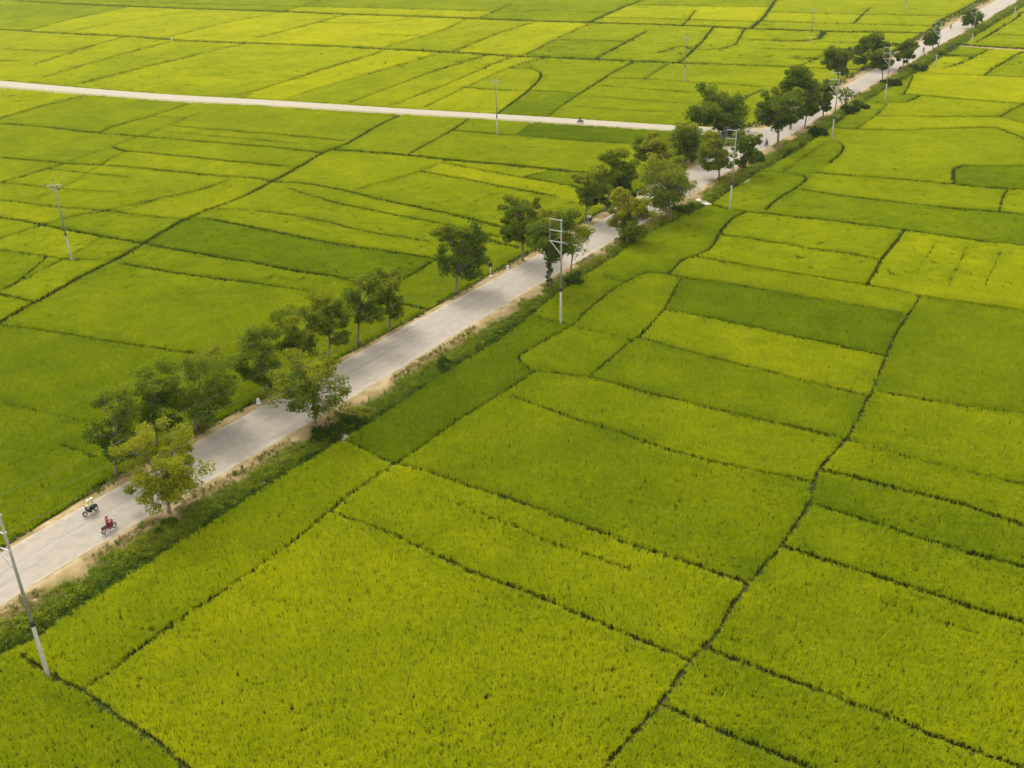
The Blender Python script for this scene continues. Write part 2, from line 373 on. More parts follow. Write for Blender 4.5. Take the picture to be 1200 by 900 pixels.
def road_material(name, grey, sand, seam=True, edge=.72, ruts=False):
    m, t, b = base_mat(name, .85); L = t.links.new
    ac = N(t, "ShaderNodeAttribute", attribute_name="across"); al = N(t, "ShaderNodeAttribute", attribute_name="along")
    geo = N(t, "ShaderNodeNewGeometry")
    cmb = N(t, "ShaderNodeCombineXYZ")
    mu = N(t, "ShaderNodeMath", operation='MULTIPLY'); mu.inputs[1].default_value = .035; L(al.outputs["Fac"], mu.inputs[0]); L(mu.outputs[0], cmb.inputs[0])
    mu2 = N(t, "ShaderNodeMath", operation='MULTIPLY'); mu2.inputs[1].default_value = 3.2; L(ac.outputs["Fac"], mu2.inputs[0]); L(mu2.outputs[0], cmb.inputs[1])
    st = N(t, "ShaderNodeTexNoise"); st.inputs["Scale"].default_value = 1.6; st.inputs["Detail"].default_value = 5; L(cmb.outputs[0], st.inputs["Vector"])
    fine = N(t, "ShaderNodeTexNoise"); fine.inputs["Scale"].default_value = 1.3; fine.inputs["Detail"].default_value = 8; L(geo.outputs["Position"], fine.inputs["Vector"])
    rmp = N(t, "ShaderNodeValToRGB"); rmp.color_ramp.elements[0].position = .3; rmp.color_ramp.elements[1].position = .7
    rmp.color_ramp.elements[0].color = (*[c * .94 for c in grey], 1); rmp.color_ramp.elements[1].color = (*[min(1, c * 1.05) for c in grey], 1); L(st.outputs["Fac"], rmp.inputs[0])
    mxf = N(t, "ShaderNodeMix", data_type='RGBA', blend_type='MULTIPLY'); mxf.inputs[0].default_value = 1.0
    rf = N(t, "ShaderNodeValToRGB"); rf.color_ramp.elements[0].position = .3; rf.color_ramp.elements[1].position = .7; rf.color_ramp.elements[0].color = (.84, .83, .81, 1); rf.color_ramp.elements[1].color = (1.0, 1.0, 1.0, 1)
    L(fine.outputs["Fac"], rf.inputs[0]); L(rmp.outputs[0], mxf.inputs[6]); L(rf.outputs[0], mxf.inputs[7])
    # sand drifted on to both edges
    ab = N(t, "ShaderNodeMath", operation='ABSOLUTE'); L(ac.outputs["Fac"], ab.inputs[0])
    ad = N(t, "ShaderNodeMath", operation='MULTIPLY_ADD'); ad.inputs[1].default_value = .5; L(fine.outputs["Fac"], ad.inputs[0]); L(ab.outputs[0], ad.inputs[2])
    mr = N(t, "ShaderNodeMapRange"); mr.inputs["From Min"].default_value = edge + .2; mr.inputs["From Max"].default_value = edge + .45; L(ad.outputs[0], mr.inputs["Value"])
    ms = N(t, "ShaderNodeMix", data_type='RGBA'); L(mr.outputs[0], ms.inputs[0]); L(mxf.outputs[2], ms.inputs[6]); ms.inputs[7].default_value = (*sand, 1)
    out = ms.outputs[2]
    if seam:                                              # tarred joint between the two lanes
        sh = N(t, "ShaderNodeMath", operation='ADD'); sh.inputs[1].default_value = .16; L(ac.outputs["Fac"], sh.inputs[0])
        wob = N(t, "ShaderNodeMath", operation='MULTIPLY_ADD'); wob.inputs[1].default_value = .05; L(st.outputs["Fac"], wob.inputs[0]); L(sh.outputs[0], wob.inputs[2])
        a2 = N(t, "ShaderNodeMath", operation='ABSOLUTE'); L(wob.outputs[0], a2.inputs[0])
        m2 = N(t, "ShaderNodeMapRange"); m2.inputs["From Min"].default_value = .015; m2.inputs["From Max"].default_value = .05; m2.inputs["To Min"].default_value = .5; m2.inputs["To Max"].default_value = 0; L(a2.outputs[0], m2.inputs["Value"])
        m3 = N(t, "ShaderNodeMapRange"); m3.inputs["From Min"].default_value = .38; m3.inputs["From Max"].default_value = .6; L(fine.outputs["Fac"], m3.inputs["Value"])
        mm = N(t, "ShaderNodeMath", operation='MULTIPLY'); L(m2.outputs[0], mm.inputs[0]); L(m3.outputs[0], mm.inputs[1])
        mz = N(t, "ShaderNodeMix", data_type='RGBA'); L(mm.outputs[0], mz.inputs[0]); L(out, mz.inputs[6]); mz.inputs[7].default_value = (.10, .09, .08, 1); out = mz.outputs[2]
    if ruts:                                              # two worn wheel tracks, a dustier crown between them
        wv = N(t, "ShaderNodeMath", operation='MULTIPLY'); wv.inputs[1].default_value = 6.0; L(ac.outputs["Fac"], wv.inputs[0])
        cs = N(t, "ShaderNodeMath", operation='COSINE'); L(wv.outputs[0], cs.inputs[0])
        m5 = N(t, "ShaderNodeMapRange"); m5.inputs["From Min"].default_value = 0; m5.inputs["From Max"].default_value = 1; m5.inputs["To Max"].default_value = .45; L(cs.outputs[0], m5.inputs["Value"])
        m6 = N(t, "ShaderNodeMath", operation='MULTIPLY'); L(m5.outputs[0], m6.inputs[0]); L(st.outputs["Fac"], m6.inputs[1])
        my = N(t, "ShaderNodeMix", data_type='RGBA'); L(m6.outputs[0], my.inputs[0]); L(out, my.inputs[6]); my.inputs[7].default_value = (.17, .15, .08, 1); out = my.outputs[2]
    else:                                                 # old repairs and hairline cracks in the asphalt
        pn = N(t, "ShaderNodeTexNoise"); pn.inputs["Scale"].default_value = .16; pn.inputs["Detail"].default_value = 3; L(geo.outputs["Position"], pn.inputs["Vector"])
        m5 = N(t, "ShaderNodeMapRange"); m5.inputs["From Min"].default_value = .56; m5.inputs["From Max"].default_value = .63; m5.inputs["To Max"].default_value = .1; L(pn.outputs["Fac"], m5.inputs["Value"])
        my = N(t, "ShaderNodeMix", data_type='RGBA'); L(m5.outputs[0], my.inputs[0]); L(out, my.inputs[6]); my.inputs[7].default_value = (.165, .147, .122, 1); out = my.outputs[2]
        vo = N(t, "ShaderNodeTexVoronoi", feature='DISTANCE_TO_EDGE'); vo.inputs["Scale"].default_value = .23; 
        wp = N(t, "ShaderNodeMix", data_type='RGBA'); wp.inputs[0].default_value = .35; L(geo.outputs["Position"], wp.inputs[6]); L(fine.outputs["Color"], wp.inputs[7]); L(wp.outputs[2], vo.inputs["Vector"])
        m7 = N(t, "ShaderNodeMapRange"); m7.inputs["From Min"].default_value = .004; m7.inputs["From Max"].default_value = .014; m7.inputs["To Min"].default_value = .22; m7.inputs["To Max"].default_value = 0; L(vo.outputs["Distance"], m7.inputs["Value"])
        mk = N(t, "ShaderNodeMix", data_type='RGBA'); L(m7.outputs[0], mk.inputs[0]); L(out, mk.inputs[6]); mk.inputs[7].default_value = (.12, .11, .09, 1); out = mk.outputs[2]
    L(out, b.inputs["Base Color"])
    bp = N(t, "ShaderNodeBump"); bp.inputs["Strength"].default_value = .15; L(fine.outputs["Fac"], bp.inputs["Height"]); L(bp.outputs[0], b.inputs["Normal"])
    return m
MAT['road'] = road_material("worn_asphalt", (.222, .197, .158), (.275, .235, .16), edge=.88)
MAT['lane'] = road_material("pale_concrete_lane", (.235, .212, .165), (.20, .175, .09), seam=False, edge=.55, ruts=True)
def verge_material():
    m, t, b = base_mat("dusty_verge", .95); L = t.links.new; b.inputs['Specular IOR Level'].default_value = 0.0
    geo = N(t, "ShaderNodeNewGeometry"); ac = N(t, "ShaderNodeAttribute", attribute_name="across")
    n1 = N(t, "ShaderNodeTexNoise"); n1.inputs["Scale"].default_value = .55; n1.inputs["Detail"].default_value = 8; L(geo.outputs["Position"], n1.inputs["Vector"])
    ad = N(t, "ShaderNodeMath", operation='MULTIPLY_ADD'); ad.inputs[1].default_value = .9; L(n1.outputs["Fac"], ad.inputs[0]); L(ac.outputs["Fac"], ad.inputs[2])
    r = N(t, "ShaderNodeValToRGB"); e = r.color_ramp.elements; e.new(.5); e.new(.6)
    for el, (p, c) in zip(e, ((.36, (.27, .215, .125)), (.48, (.20, .15, .072)), (.74, (.12, .098, .04)), (.95, (.04, .048, .012)))): el.position = p; el.color = (*c, 1)
    L(ad.outputs[0], r.inputs[0]); L(r.outputs[0], b.inputs["Base Color"])
    bp = N(t, "ShaderNodeBump"); bp.inputs["Strength"].default_value = .5; L(n1.outputs["Fac"], bp.inputs["Height"]); L(bp.outputs[0], b.inputs["Normal"])
    return m
MAT['verge'] = verge_material()

# ground under everything, and the plain beyond the surveyed fields
g_ = 9000
ground = mesh_obj("ground", [(-g_, -3000, FIELD_Z), (g_, -3000, FIELD_Z), (g_, g_, FIELD_Z), (-g_, g_, FIELD_Z)], [(0, 1, 2, 3)], MAT['earth']); tag(ground, kind='structure')

# offsets of the crop edges from the road centre line
def offsets(px_line, sign):
    P = resample(smooth_line(survey(px_line), 2), .5); out = []
    for c, n_ in zip(RC, nor):
        d = P - c; t_ = np.array([-n_[1], n_[0]]); a = np.abs(d @ t_); k = np.argmin(a + 1e-3 * np.abs(d @ n_)); out.append((d[k] @ n_) if a[k] < 6 else np.nan)
    out = np.array(out); ok = ~np.isnan(out); out = np.interp(np.arange(len(out)), np.where(ok)[0], out[ok])
    out = np.convolve(np.pad(out, 3, mode='edge'), np.ones(7) / 7, 'valid')
    return out
OL, OR = offsets(EL_px, -1), offsets(ER_px, 1)
OL = np.minimum(OL, -hw - .5); OR = np.maximum(OR, hw + 2.0)
print("crop edge left", OL[::20].round(1)); print("crop edge right", OR[::20].round(1))

road = strip("road", [row(hw * q, .02 + .06 * (1 - q * q)) for q in np.linspace(-1, 1, 9)], MAT['road'], across=np.linspace(-1, 1, 9), alongv=along)
vw = OR - hw
wobR = (vnoise(along * .15, along * 0, 3) - .5) * .6
bank = hw + vw * .52
vr = strip("right_verge", [row(hw - .25, .0), row(hw + .35, .0), row(hw + vw * .25, -.03), row(bank + wobR, -.12), row(hw + vw * .75, -.45), row(hw + vw * .86, -.85), row(OR + .1, -.80), row(OR + .6, FIELD_Z - .02)],
           MAT['verge'], across=[0, .0, .12, .33, .55, .75, .8, .8], alongv=along); vr.name = "roadside_verge"
lw = -OL - hw
vl = strip("roadside_verge", [row(OL - .5, FIELD_Z - .03), row(OL + .1, -.35), row(-hw - lw * .45, -.02), row(-hw + .25, .0)], MAT['verge'], across=[.8, .5, .1, 0], alongv=along)
ditch = strip("ditch_water", [row(hw + vw * .82, -.78), row(OR + .15, -.78)], MAT['water'])

# side road
SA, SB = resample(smooth_line(survey(S0_px), 2), 4.0), None
sb = resample(smooth_line(survey(S1_px), 2), .5)
SB = np.array([sb[np.argmin(((sb - p) ** 2).sum(1))] for p in SA])
sal = np.r_[0, np.cumsum(np.linalg.norm(np.diff(SA, axis=0), axis=1))]
def srow(q, z): return np.column_stack([SA + (SB - SA) * q, np.full(len(SA), z)])
side = strip("side_road", [srow(-.12, FIELD_Z - .03), srow(-.02, .0), srow(.25, .012), srow(.5, .016), srow(.75, .012), srow(1.02, .0), srow(1.14, FIELD_Z - .03)], MAT['lane'], across=[-1, -1, -.5, 0, .5, 1, 1], alongv=sal)
print("side road width", np.linalg.norm(SB - SA, axis=1)[::15].round(1))
# small farm track on the right of the main road
TP = resample(smooth_line(survey(ext([(1104, 51.5), (1150, 55), (1200, 58)], 0, 1)), 1), 4.0)
strip("farm_track", [np.column_stack([TP + np.array([0, o_]), np.full(len(TP), z_)]) for o_, z_ in ((-1.8, FIELD_Z), (-1.1, -.1), (1.1, -.1), (1.8, FIELD_Z))], MAT['verge'], across=[.5, .05, .05, .5], alongv=np.arange(len(TP)) * 4.0)

# ------------------------------------------------------------------ field bunds, surveyed as lines (width class, points)
B_ = []
def bund(w, *pts): B_.append((w, [tuple(p) for p in pts]))
# right of the road, near
bund(.5, (25,766),(55,787),(95,806),(125,828),(150,845),(190,872),(217,897),(232,912))
bund(.4, (95,806),(120,791),(150,767),(180,745),(225,715),(260,690),(300,664),(345,632),(385,597),(415,572),(463,543),(505,513),(540,488),(575,467),(600,452),(626,434))
bund(.4, (402,514),(430,527),(463,543)); bund(.45, (463,541),(510,553),(560,572),(600,583),(650,602),(700,620),(750,640),(800,655),(850,672),(878,682))
bund(.45, (390,598),(410,605),(450,620),(500,643),(550,668),(600,685),(650,705),(700,727),(750,747),(800,768),(810,771))
bund(.4, (700,908),(745,855),(775,822),(790,800),(810,770),(840,742),(860,705),(878,682),(900,656),(920,633),(950,588),(953,565),(960,550),(975,530),(992,515),(1000,500),(1015,470),(1026,450),(1037,420),(1050,390),(1065,368),(1078,347))
bund(.45, (600,462),(640,477),(680,491),(720,503),(760,518),(800,530),(850,543),(900,553),(953,563))
bund(.5, (626,433),(660,437),(690,440),(725,450),(760,459),(800,468),(850,481),(900,492),(950,503),(994,515))
bund(.45, (692,438),(741,397),(750,393),(777,363),(785,350),(799,324)); bund(.4, (670,381),(700,387),(741,397))
bund(.5, (628,369),(657,377),(670,381)); bund(.5, (672,379),(690,360),(720,337),(735,328),(757,318)); bund(.4, (705,322),(735,330))
bund(.5, (670,381),(650,391),(620,408),(606,417),(612,426),(626,434))
bund(.5, (783,320),(800,302),(817,299),(835,289),(844,270),(857,256),(873,248)); bund(.6, (757,318),(783,320),(800,324),(850,331),(900,339),(960,350),(1000,356),(1040,363),(1065,368))
bund(.6, (780,362),(825,369),(900,386),(950,397),(1000,407),(1039,416)); bund(.55, (750,394),(825,415),(900,434),(965,450),(1000,458),(1022,463))
bund(.7, (818,300),(860,308),(900,315),(950,322),(1000,330),(1050,339),(1078,346),(1120,352),(1160,357),(1200,363))
bund(.55, (845,274),(900,282),(950,290),(1000,297),(1030,304)); bund(.7, (873,248),(900,249),(950,255),(1000,261),(1040,266),(1100,274),(1150,281),(1200,287))
bund(.7, (830,238),(855,244),(873,248)); bund(.55, (1060,268),(1052,281),(1035,300),(1027,315),(1016,332))
for l in (((1097,283),(1085,300),(1072,320)), ((1135,285),(1125,305),(1113,330),(1108,345)), ((1175,290),(1165,310),(1155,333))): bund(-.06, *l)
bund(.6, (955,166),(980,165),(990,170),(985,180),(972,190)); bund(.3, (918,200),(945,181),(965,168))
bund(.7, (893,200),(920,202),(947,206),(940,215),(920,227),(905,236),(898,245)); bund(.7, (957,202),(1025,207),(1115,215),(1160,219),(1200,222))
bund(.7, (940,221),(962,225),(1025,233),(1110,243),(1170,247),(1200,251)); bund(.4, (1180,222),(1175,232),(1171,247))
bund(.6, (1118,215),(1117,193),(1160,194),(1200,193)); bund(.75, (980,149),(1010,151),(1060,152),(1110,150),(1165,148),(1180,153),(1200,161))
bund(.4, (1003,150),(1025,136),(1040,121)); bund(.7, (1028,119),(1040,121)); bund(.6, (1030,135),(1100,136),(1172,136),(1185,140),(1200,143)); bund(.7, (1172,136),(1185,128),(1200,121))
bund(1.0, (1058,110),(1090,112),(1130,116),(1200,121)); bund(.7, (1040,119),(1060,120),(1072,115),(1078,112)); bund(.6, (1059,110),(1065,100),(1070,88))
bund(.7, (1098,86),(1150,88),(1200,90)); bund(1.2, (1106,64),(1140,66)); bund(1.6, (1116,50),(1150,53.5),(1200,56)); bund(.7, (1157,58),(1130,72),(1105,80)); bund(.8, (1194,61),(1180,70),(1165,79),(1153,88))
bund(.9, (1200,11),(1190,22),(1175,30),(1160,40),(1143,49)); bund(.8,(1162,39),(1200,41))
# bottom right
bund(.25, (995,514),(1040,527),(1080,538),(1120,548),(1160,557),(1200,566)); bund(.8, (962,549),(1000,557),(1050,570),(1100,582),(1150,595),(1200,614))
bund(.5, (953,588),(1000,603),(1050,620),(1100,635),(1150,650),(1200,663)); bund(.6, (920,638),(960,653),(1000,665),(1035,675),(1080,690),(1130,707),(1200,728))
bund(.45, (830,758),(860,770),(900,785),(950,803),(1000,823),(1050,840),(1100,862),(1150,880),(1200,897)); bund(.45, (780,825),(820,843),(850,857),(900,877),(930,890),(955,900)); bund(.45, (1026,456),(1050,461),(1100,470),(1150,477),(1200,483))
bund(.16, (1035,705),(1100,725),(1145,740)); bund(.18, (600,613),(640,632),(700,652),(740,666)); bund(.15, (510,580),(560,598),(600,613))
# left of the road, below the side road
bund(1.0, (0,376),(25,362),(60,343),(100,320),(130,306),(165,287),(200,264),(240,246),(280,232),(300,222),(318,212),(345,198),(378,178),(400,171),(420,160),(445,145),(470,134))
bund(.8, (0,254),(30,258),(65,266),(120,276),(173,285)); bund(.75, (178,287),(220,294),(270,303),(300,307),(350,317),(400,324),(441,336)); bund(.6, (143,308),(200,318),(250,325),(300,331),(340,337),(374,343))
bund(.6, (3,380),(50,386),(100,394),(150,402),(200,409),(250,416),(272,419)); bund(.5, (0,292),(30,296),(60,300),(83,303),(110,304)); bund(.6, (0,344),(15,347),(42,353))
bund(.5, (0,279),(45,264),(80,253),(135,244),(187,232),(225,225),(270,210)); bund(.55, (0,234),(30,237),(70,242),(125,246),(170,252),(222,257))
bund(.8, (0,184),(50,188),(75,191),(130,193),(200,200),(250,205),(300,208),(319,212)); bund(.6, (0,213),(30,205),(55,197),(75,191)); bund(.5, (0,213),(40,217),(90,222),(140,225)); bund(.5, (55,197),(100,202),(150,207))
bund(.9, (0,144),(60,149),(110,155),(165,159),(220,164),(300,170),(340,174),(378,178)); bund(.8, (115,155),(140,145),(180,135),(230,118)); bund(.6, (180,136),(217,139)); bund(1.0, (0,138),(40,126),(75,117),(110,109))
bund(.25, (165,159),(215,139),(250,126)); bund(.25, (160,160),(130,172),(100,182),(75,191)); bund(.8, (132,171),(140,175),(155,177),(200,181),(250,186),(300,191),(330,194))
bund(.8, (202,147),(250,151),(300,155),(350,159),(402,164)); bund(.5, (185,153),(240,158),(300,163),(350,168))
bund(1.4, (392,175),(440,178),(475,181),(532,187),(600,193),(650,198),(700,203)); bund(.7, (480,179),(510,163),(530,152),(552,137)); bund(.7, (530,152),(565,155),(603,158)); bund(.4, (603,158),(626,142)); bund(.5, (603,158),(650,162),(700,166),(750,168),(800,171),(826,171))
bund(.8, (318,212),(360,214),(400,221),(450,234),(525,249),(592,266)); bund(.3, (413,223),(440,215),(470,207),(495,199),(520,189)); bund(.8, (493,200),(550,210),(600,220),(650,229)); bund(.7, (520,190),(560,198),(600,205),(675,218),(690,222))
bund(.6, (338,220),(400,239),(460,250),(530,264),(585,276)); bund(.55, (240,244),(300,245),(375,257),(425,270),(500,282)); bund(.8, (242,255),(300,266),(388,284),(450,293),(513,302),(560,312)); bund(.9, (560,277),(575,281),(606,289)); bund(.6, (513,302),(476,325),(455,333),(440,336)); bund(1.0, (465,353),(500,362))
bund(.25, (5,471),(50,481),(100,492)); bund(.3, (70,518),(112,535)); bund(.12, (0,547),(60,525)); bund(.5,(612,207),(640,200)); bund(.35,(55,300),(20,330),(-10,345))
bund(.3,(150,176),(120,190),(85,214),(40,235)); bund(.3,(190,231),(150,245)); bund(.3,(120,276),(60,310),(10,336))
# beyond the side road
bund(2.2, (0,34),(60,38),(150,42),(230,48),(300,50),(400,54),(470,58),(520,60),(600,65),(700,69),(795,73)); bund(1.6, (795,73),(850,75),(900,77),(1000,81),(1022,82)); bund(3.2, (45,2),(100,5),(200,9),(300,12),(400,16),(470,18),(600,23),(690,26),(800,29),(880,33)); bund(2.2, (880,33),(965,36),(1085,38))
bund(1.6, (690,26),(710,17),(740,4),(752,0)); bund(1.0, (797,72),(815,56),(830,40),(836,30)); bund(.8, (815,58),(860,56),(872,34)); bund(1.6, (880,33),(895,20),(905,5),(909,0))
bund(.6, (600,80),(620,79)); bund(1.1, (620,79),(632,83),(635,88),(630,95),(620,105),(600,120),(578,136)); bund(1.1, (542,102),(600,106),(620,105),(680,109)); bund(1.0, (680,109),(705,93),(720,83),(742,72)); bund(.5, (680,109),(660,122),(643,135)); bund(1.0, (708,91),(755,92),(802,95),(850,98),(890,101)); bund(.6, (755,92),(782,75))
bund(.8, (705,100),(760,104),(822,109)); bund(.6, (690,112),(750,117),(812,121)); bund(.35, (672,124),(740,129),(800,131)); bund(.9, (800,147),(830,133),(860,120),(895,104))
for w, *l in ((.7,(300,106),(374,82),(448,60)), (.7,(408,120),(470,97),(510,82),(570,64)), (.6,(460,122),(520,100),(583,72),(600,66)), (.6,(497,125),(545,102),(600,77),(640,67)), (.6,(95,97),(190,73),(290,50)), (.7,(40,75),(108,53),(150,42)), (.8,(274,111),(300,105)), (.5,(0,56),(70,61),(108,53)), (1.4,(-4,70.5),(18,71)), (.4,(50,90),(110,72),(200,48)), (.5,(335,115),(400,95),(480,72),(520,60)),
            (.9,(300,44),(340,34),(375,25),(404,17)), (.5,(450,55),(520,35),(545,22)), (.6,(530,60),(560,48),(590,36),(630,24)), (.6,(615,64),(657,42),(690,28)), (1.0,(698,68),(750,40),(757,36)), (.7,(657,46),(740,48)), (.4,(75,38),(140,25),(230,12)), (.4,(190,45),(260,27),(330,14)), (.4,(30,36),(90,20),(150,8)), (.5,(375,26),(430,27),(480,22)), (.4,(440,40),(500,41))): bund(w, *l)
for w, *l in ((1.4,(900,33),(987,37),(1060,38)), (1.6,(880,46),(957,48),(966,37)), (.9,(930,67),(965,69),(1005,70)), (1.4,(1093,30),(1105,22),(1120,14),(1138,5),(1146,0)), (.7,(900,57),(960,58),(1010,60)), (1.2,(885,24),(990,27),(1090,30)), (.7,(965,48),(1040,52)), (1.0,(905,14),(1000,16),(1112,18)),
            (.7,(600,11),(700,14)), (.9,(700,20),(800,22),(885,25)), (.8,(745,5),(830,7),(900,8)), (1.0,(480,10),(620,14)), (.8,(150,2),(300,6),(480,10)), (.7,(330,14),(375,0)), (.7,(560,21),(600,4)), (.7,(800,29),(815,12)), (.8,(1000,27),(1020,8)), (.6,(930,80),(970,62)), (.7,(770,62),(800,52),(812,58))): bund(w, *l)

# seams: plots that meet with no more than a change of colour
for l in (((272,419),(300,428),(345,450)), ((374,343),(420,348),(465,353)), ((498,361),(522,368)), ((560,312),(584,320)), ((604,288),(632,297)), ((585,276),(600,288)), ((592,266),(645,287)), ((650,229),(690,240),(720,248)), ((690,222),(740,234)), ((700,203),(775,214)), ((108,304),(145,309)), ((270,210),(302,208)),
          ((500,282),(575,282)), ((100,492),(140,503),(200,525)), ((112,535),(145,556)), ((972,190),(960,203)), ((25,766),(16,752)), ((600,462),(594,452)), ((705,322),(688,317)), ((1098,86),(1082,80)), ((945,206),(959,202)), ((95,97),(80,106)), ((40,75),(-60,96)), ((300,106),(284,118)), ((408,120),(396,126)), ((460,122),(450,130)), ((497,125),(488,132)), ((112,535),(60,560),(0,600)),
          ((330,194),(350,200),(319,212)), ((350,168),(380,176)), ((243,255),(221,253)), ((222,257),(244,246)), ((890,101),(905,105)), ((810,120),(860,121)), ((1005,70),(1040,66)), ((1022,82),(1045,60)), ((404,17),(420,14)), ((545,22),(560,20)), ((630,24),(640,23)), ((742,72),(760,70)), ((1112,18),(1125,12)), ((110,72),(200,48)), ((400,95),(335,118)), ((50,90),(20,98)), ((750,168),(790,190))): bund(0, *l)

def edge_ext(P):
    P = [np.array(p, float) for p in P]
    def out(q): return q[0] < 8 or q[0] > 1192 or q[1] > 893 or q[1] < 3
    if out(P[0]): P.insert(0, P[0] + (P[0] - P[1]) / np.linalg.norm(P[0] - P[1]) * (300 if P[0][1] > 5 else 25))
    if out(P[-1]): P.append(P[-1] + (P[-1] - P[-2]) / np.linalg.norm(P[-1] - P[-2]) * (300 if P[-1][1] > 5 else 25))
    P = np.array(P); P[:, 1] = np.maximum(P[:, 1], -24); return P

X0, X1, Y0, Y1 = -240, 1440, -18, 1080
RW, RH = X1 - X0, Y1 - Y0
def inside(poly, X, Y):
    c = np.zeros(X.shape, bool); n = len(poly)
    for i in range(n):
        x1, y1 = poly[i]; x2, y2 = poly[(i + 1) % n]
        if y1 == y2: continue
        c ^= ((y1 > Y) != (y2 > Y)) & (X < (x2 - x1) * (Y - y1) / (y2 - y1) + x1)
    return c
gx, gy = np.meshgrid(np.arange(X0, X1) + .5, np.arange(Y0, Y1) + .5)
out_poly = np.vstack([EL_px, ER_px[::-1]])
blocked = inside(out_poly, gx, gy) | inside(np.vstack([S0_px - [0, 1.0], (S1_px + [0, .8])[::-1]]), gx, gy)
tr = np.column_stack([np.r_[1104, 1150, 1200, 1520], np.r_[51.5, 55, 58, 80]])
blocked |= inside(np.vstack([tr - [0, 1.2], (tr + [0, 1.2])[::-1]]), gx, gy)
crop_ok = ~blocked
wall = blocked.copy()
segs = []                                                 # bund segments on the ground with half gaps
bund_lines = []
for w, P in B_:
    P = smooth_line(edge_ext(P), 1)
    Wd = survey(P); w0 = w; dv = Wd[-1] - Wd[0]; vv = Wd.mean(0); cr_ = abs(dv[0] * vv[1] - dv[1] * vv[0]) / (np.hypot(*dv) * np.hypot(*vv) + 1e-9)
    w *= (.72 + min(.5, max(0.0, (np.hypot(*vv) - 110) / 230))) * (1 - min(1.0, max(0.0, (np.hypot(*vv) - 100) / 120)) * .45 * (1 - cr_)); bund_lines.append((w, Wd))
    if w0 != 0:
        for a, b in zip(Wd[:-1], Wd[1:]): segs.append((*a, *b, w / 2))
    d0, d1 = P[0] - P[1], P[-1] - P[-2]
    if w0 >= .3 or w0 == 0:                                          # close small surveying gaps when telling the plots apart
        Q = np.vstack([P[:1] + d0 / np.linalg.norm(d0) * 5, P, P[-1:] + d1 / np.linalg.norm(d1) * 5])
        Q = resample(Q, .4); xi = (Q[:, 0] - X0).astype(int); yi = (Q[:, 1] - Y0).astype(int)
        for dx in (0, 1):
            for dy in (0, 1):
                x, y = xi + dx, yi + dy; k = (x >= 0) & (x < RW) & (y >= 0) & (y < RH); wall[y[k], x[k]] = True
for edge_ in (EL_px, ER_px, S0_px - [0, 1.0], S1_px + [0, .8]):       # the crop also ends along the roads
    Wd = survey(edge_)
    for p, q in zip(Wd[:-1], Wd[1:]): segs.append((*p, *q, -.1))
# connected plots: run-length union-find
par = []
def find(i):
    while par[i] != i: par[i] = par[par[i]]; i = par[i]
    return i
lab = np.full((RH, RW), -1, np.int32); prev = []
for y in range(RH):
    fr = np.diff(np.r_[0, (~wall[y]).astype(np.int8), 0]); st, en = np.where(fr == 1)[0], np.where(fr == -1)[0]
    cur = []; j = 0
    for s, e in zip(st, en):
        idn = len(par); par.append(idn); lab[y, s:e] = idn; cur.append((s, e, idn))
        for ps, pe, pi in prev:
            if ps < e and pe > s: par[find(idn)] = find(pi)
    prev = cur
root = np.array([find(i) for i in range(len(par))]); lab = np.where(lab >= 0, root[lab], -1)
ids, cnt = np.unique(lab[lab >= 0], return_counts=True)
big = ids[cnt > 60]
# crop pixels under the bund lines take the plot nearest to them
lab2 = np.where(np.isin(lab, big), lab, -1)
for it in range(14):
    hole = (lab2 < 0) & crop_ok
    if not hole.any(): break
    for dy, dx in ((1, 0), (-1, 0), (0, 1), (0, -1)):
        s = np.roll(np.roll(lab2, dy, 0), dx, 1); k = hole & (s >= 0) & (lab2 < 0); lab2[k] = s[k]
print("plots", len(big))

# ------------------------------------------------------------------ rice: one hill of leaves per planted hill near by, square metres of hills far off
def jitter_grid(r0, r1, step):
    q = survey([(X0, Y0), (X1, Y0), (X0, Y1), (X1, Y1)]); xmin = min(q[0, 0], q[2, 0]); xmax = max(q[1, 0], q[3, 0])
    xa = np.arange(max(xmin, -r1), min(xmax, r1), step); ya = np.arange(30, r1, step)
    x, y = np.meshgrid(xa, ya); x = x.ravel() + rng.uniform(-.42, .42, x.size) * step; y = y.ravel() + rng.uniform(-.42, .42, y.size) * step
    r = np.hypot(x, y); k = (r >= r0) & (r < r1); return np.column_stack([x[k], y[k]])
P_, S_, K_ = [], [], []
for r0, r1, step, size, kind in ((30, 135, .235, 1.0, 0), (135, 300, .88, 1.0, 1), (135, 300, .32, 1.25, 2), (300, 900, 2.1, 2.5, 1), (300, 900, .8, 2.4, 3)):
    p = jitter_grid(r0, r1, step)
    px = sight(np.column_stack([p, np.zeros(len(p))])); xi = np.floor(px[:, 0]).astype(int) - X0; yi = np.floor(px[:, 1]).astype(int) - Y0
    k = (xi >= 0) & (xi < RW) & (yi >= 0) & (yi < RH); p, xi, yi = p[k], xi[k], yi[k]
    l = lab2[yi, xi]; k = l >= 0; p, l = p[k], l[k]
    P_.append(np.column_stack([p, l])); S_.append(np.full(len(p), size)); K_.append(np.full(len(p), kind))
P_ = np.vstack(P_); S_ = np.concatenate(S_); K_ = np.concatenate(K_); PL = P_[:, 2].astype(int); XY = P_[:, :2]
sg = np.array(segs, np.float32)
ed = np.full(len(XY), 99., np.float32); wob = ((vnoise(XY[:, 0] * .9, XY[:, 1] * .9, 5) - .5) * .09).astype(np.float32)
order = np.lexsort((XY[:, 0], np.floor(XY[:, 1] / 12))); XYf = XY.astype(np.float32)
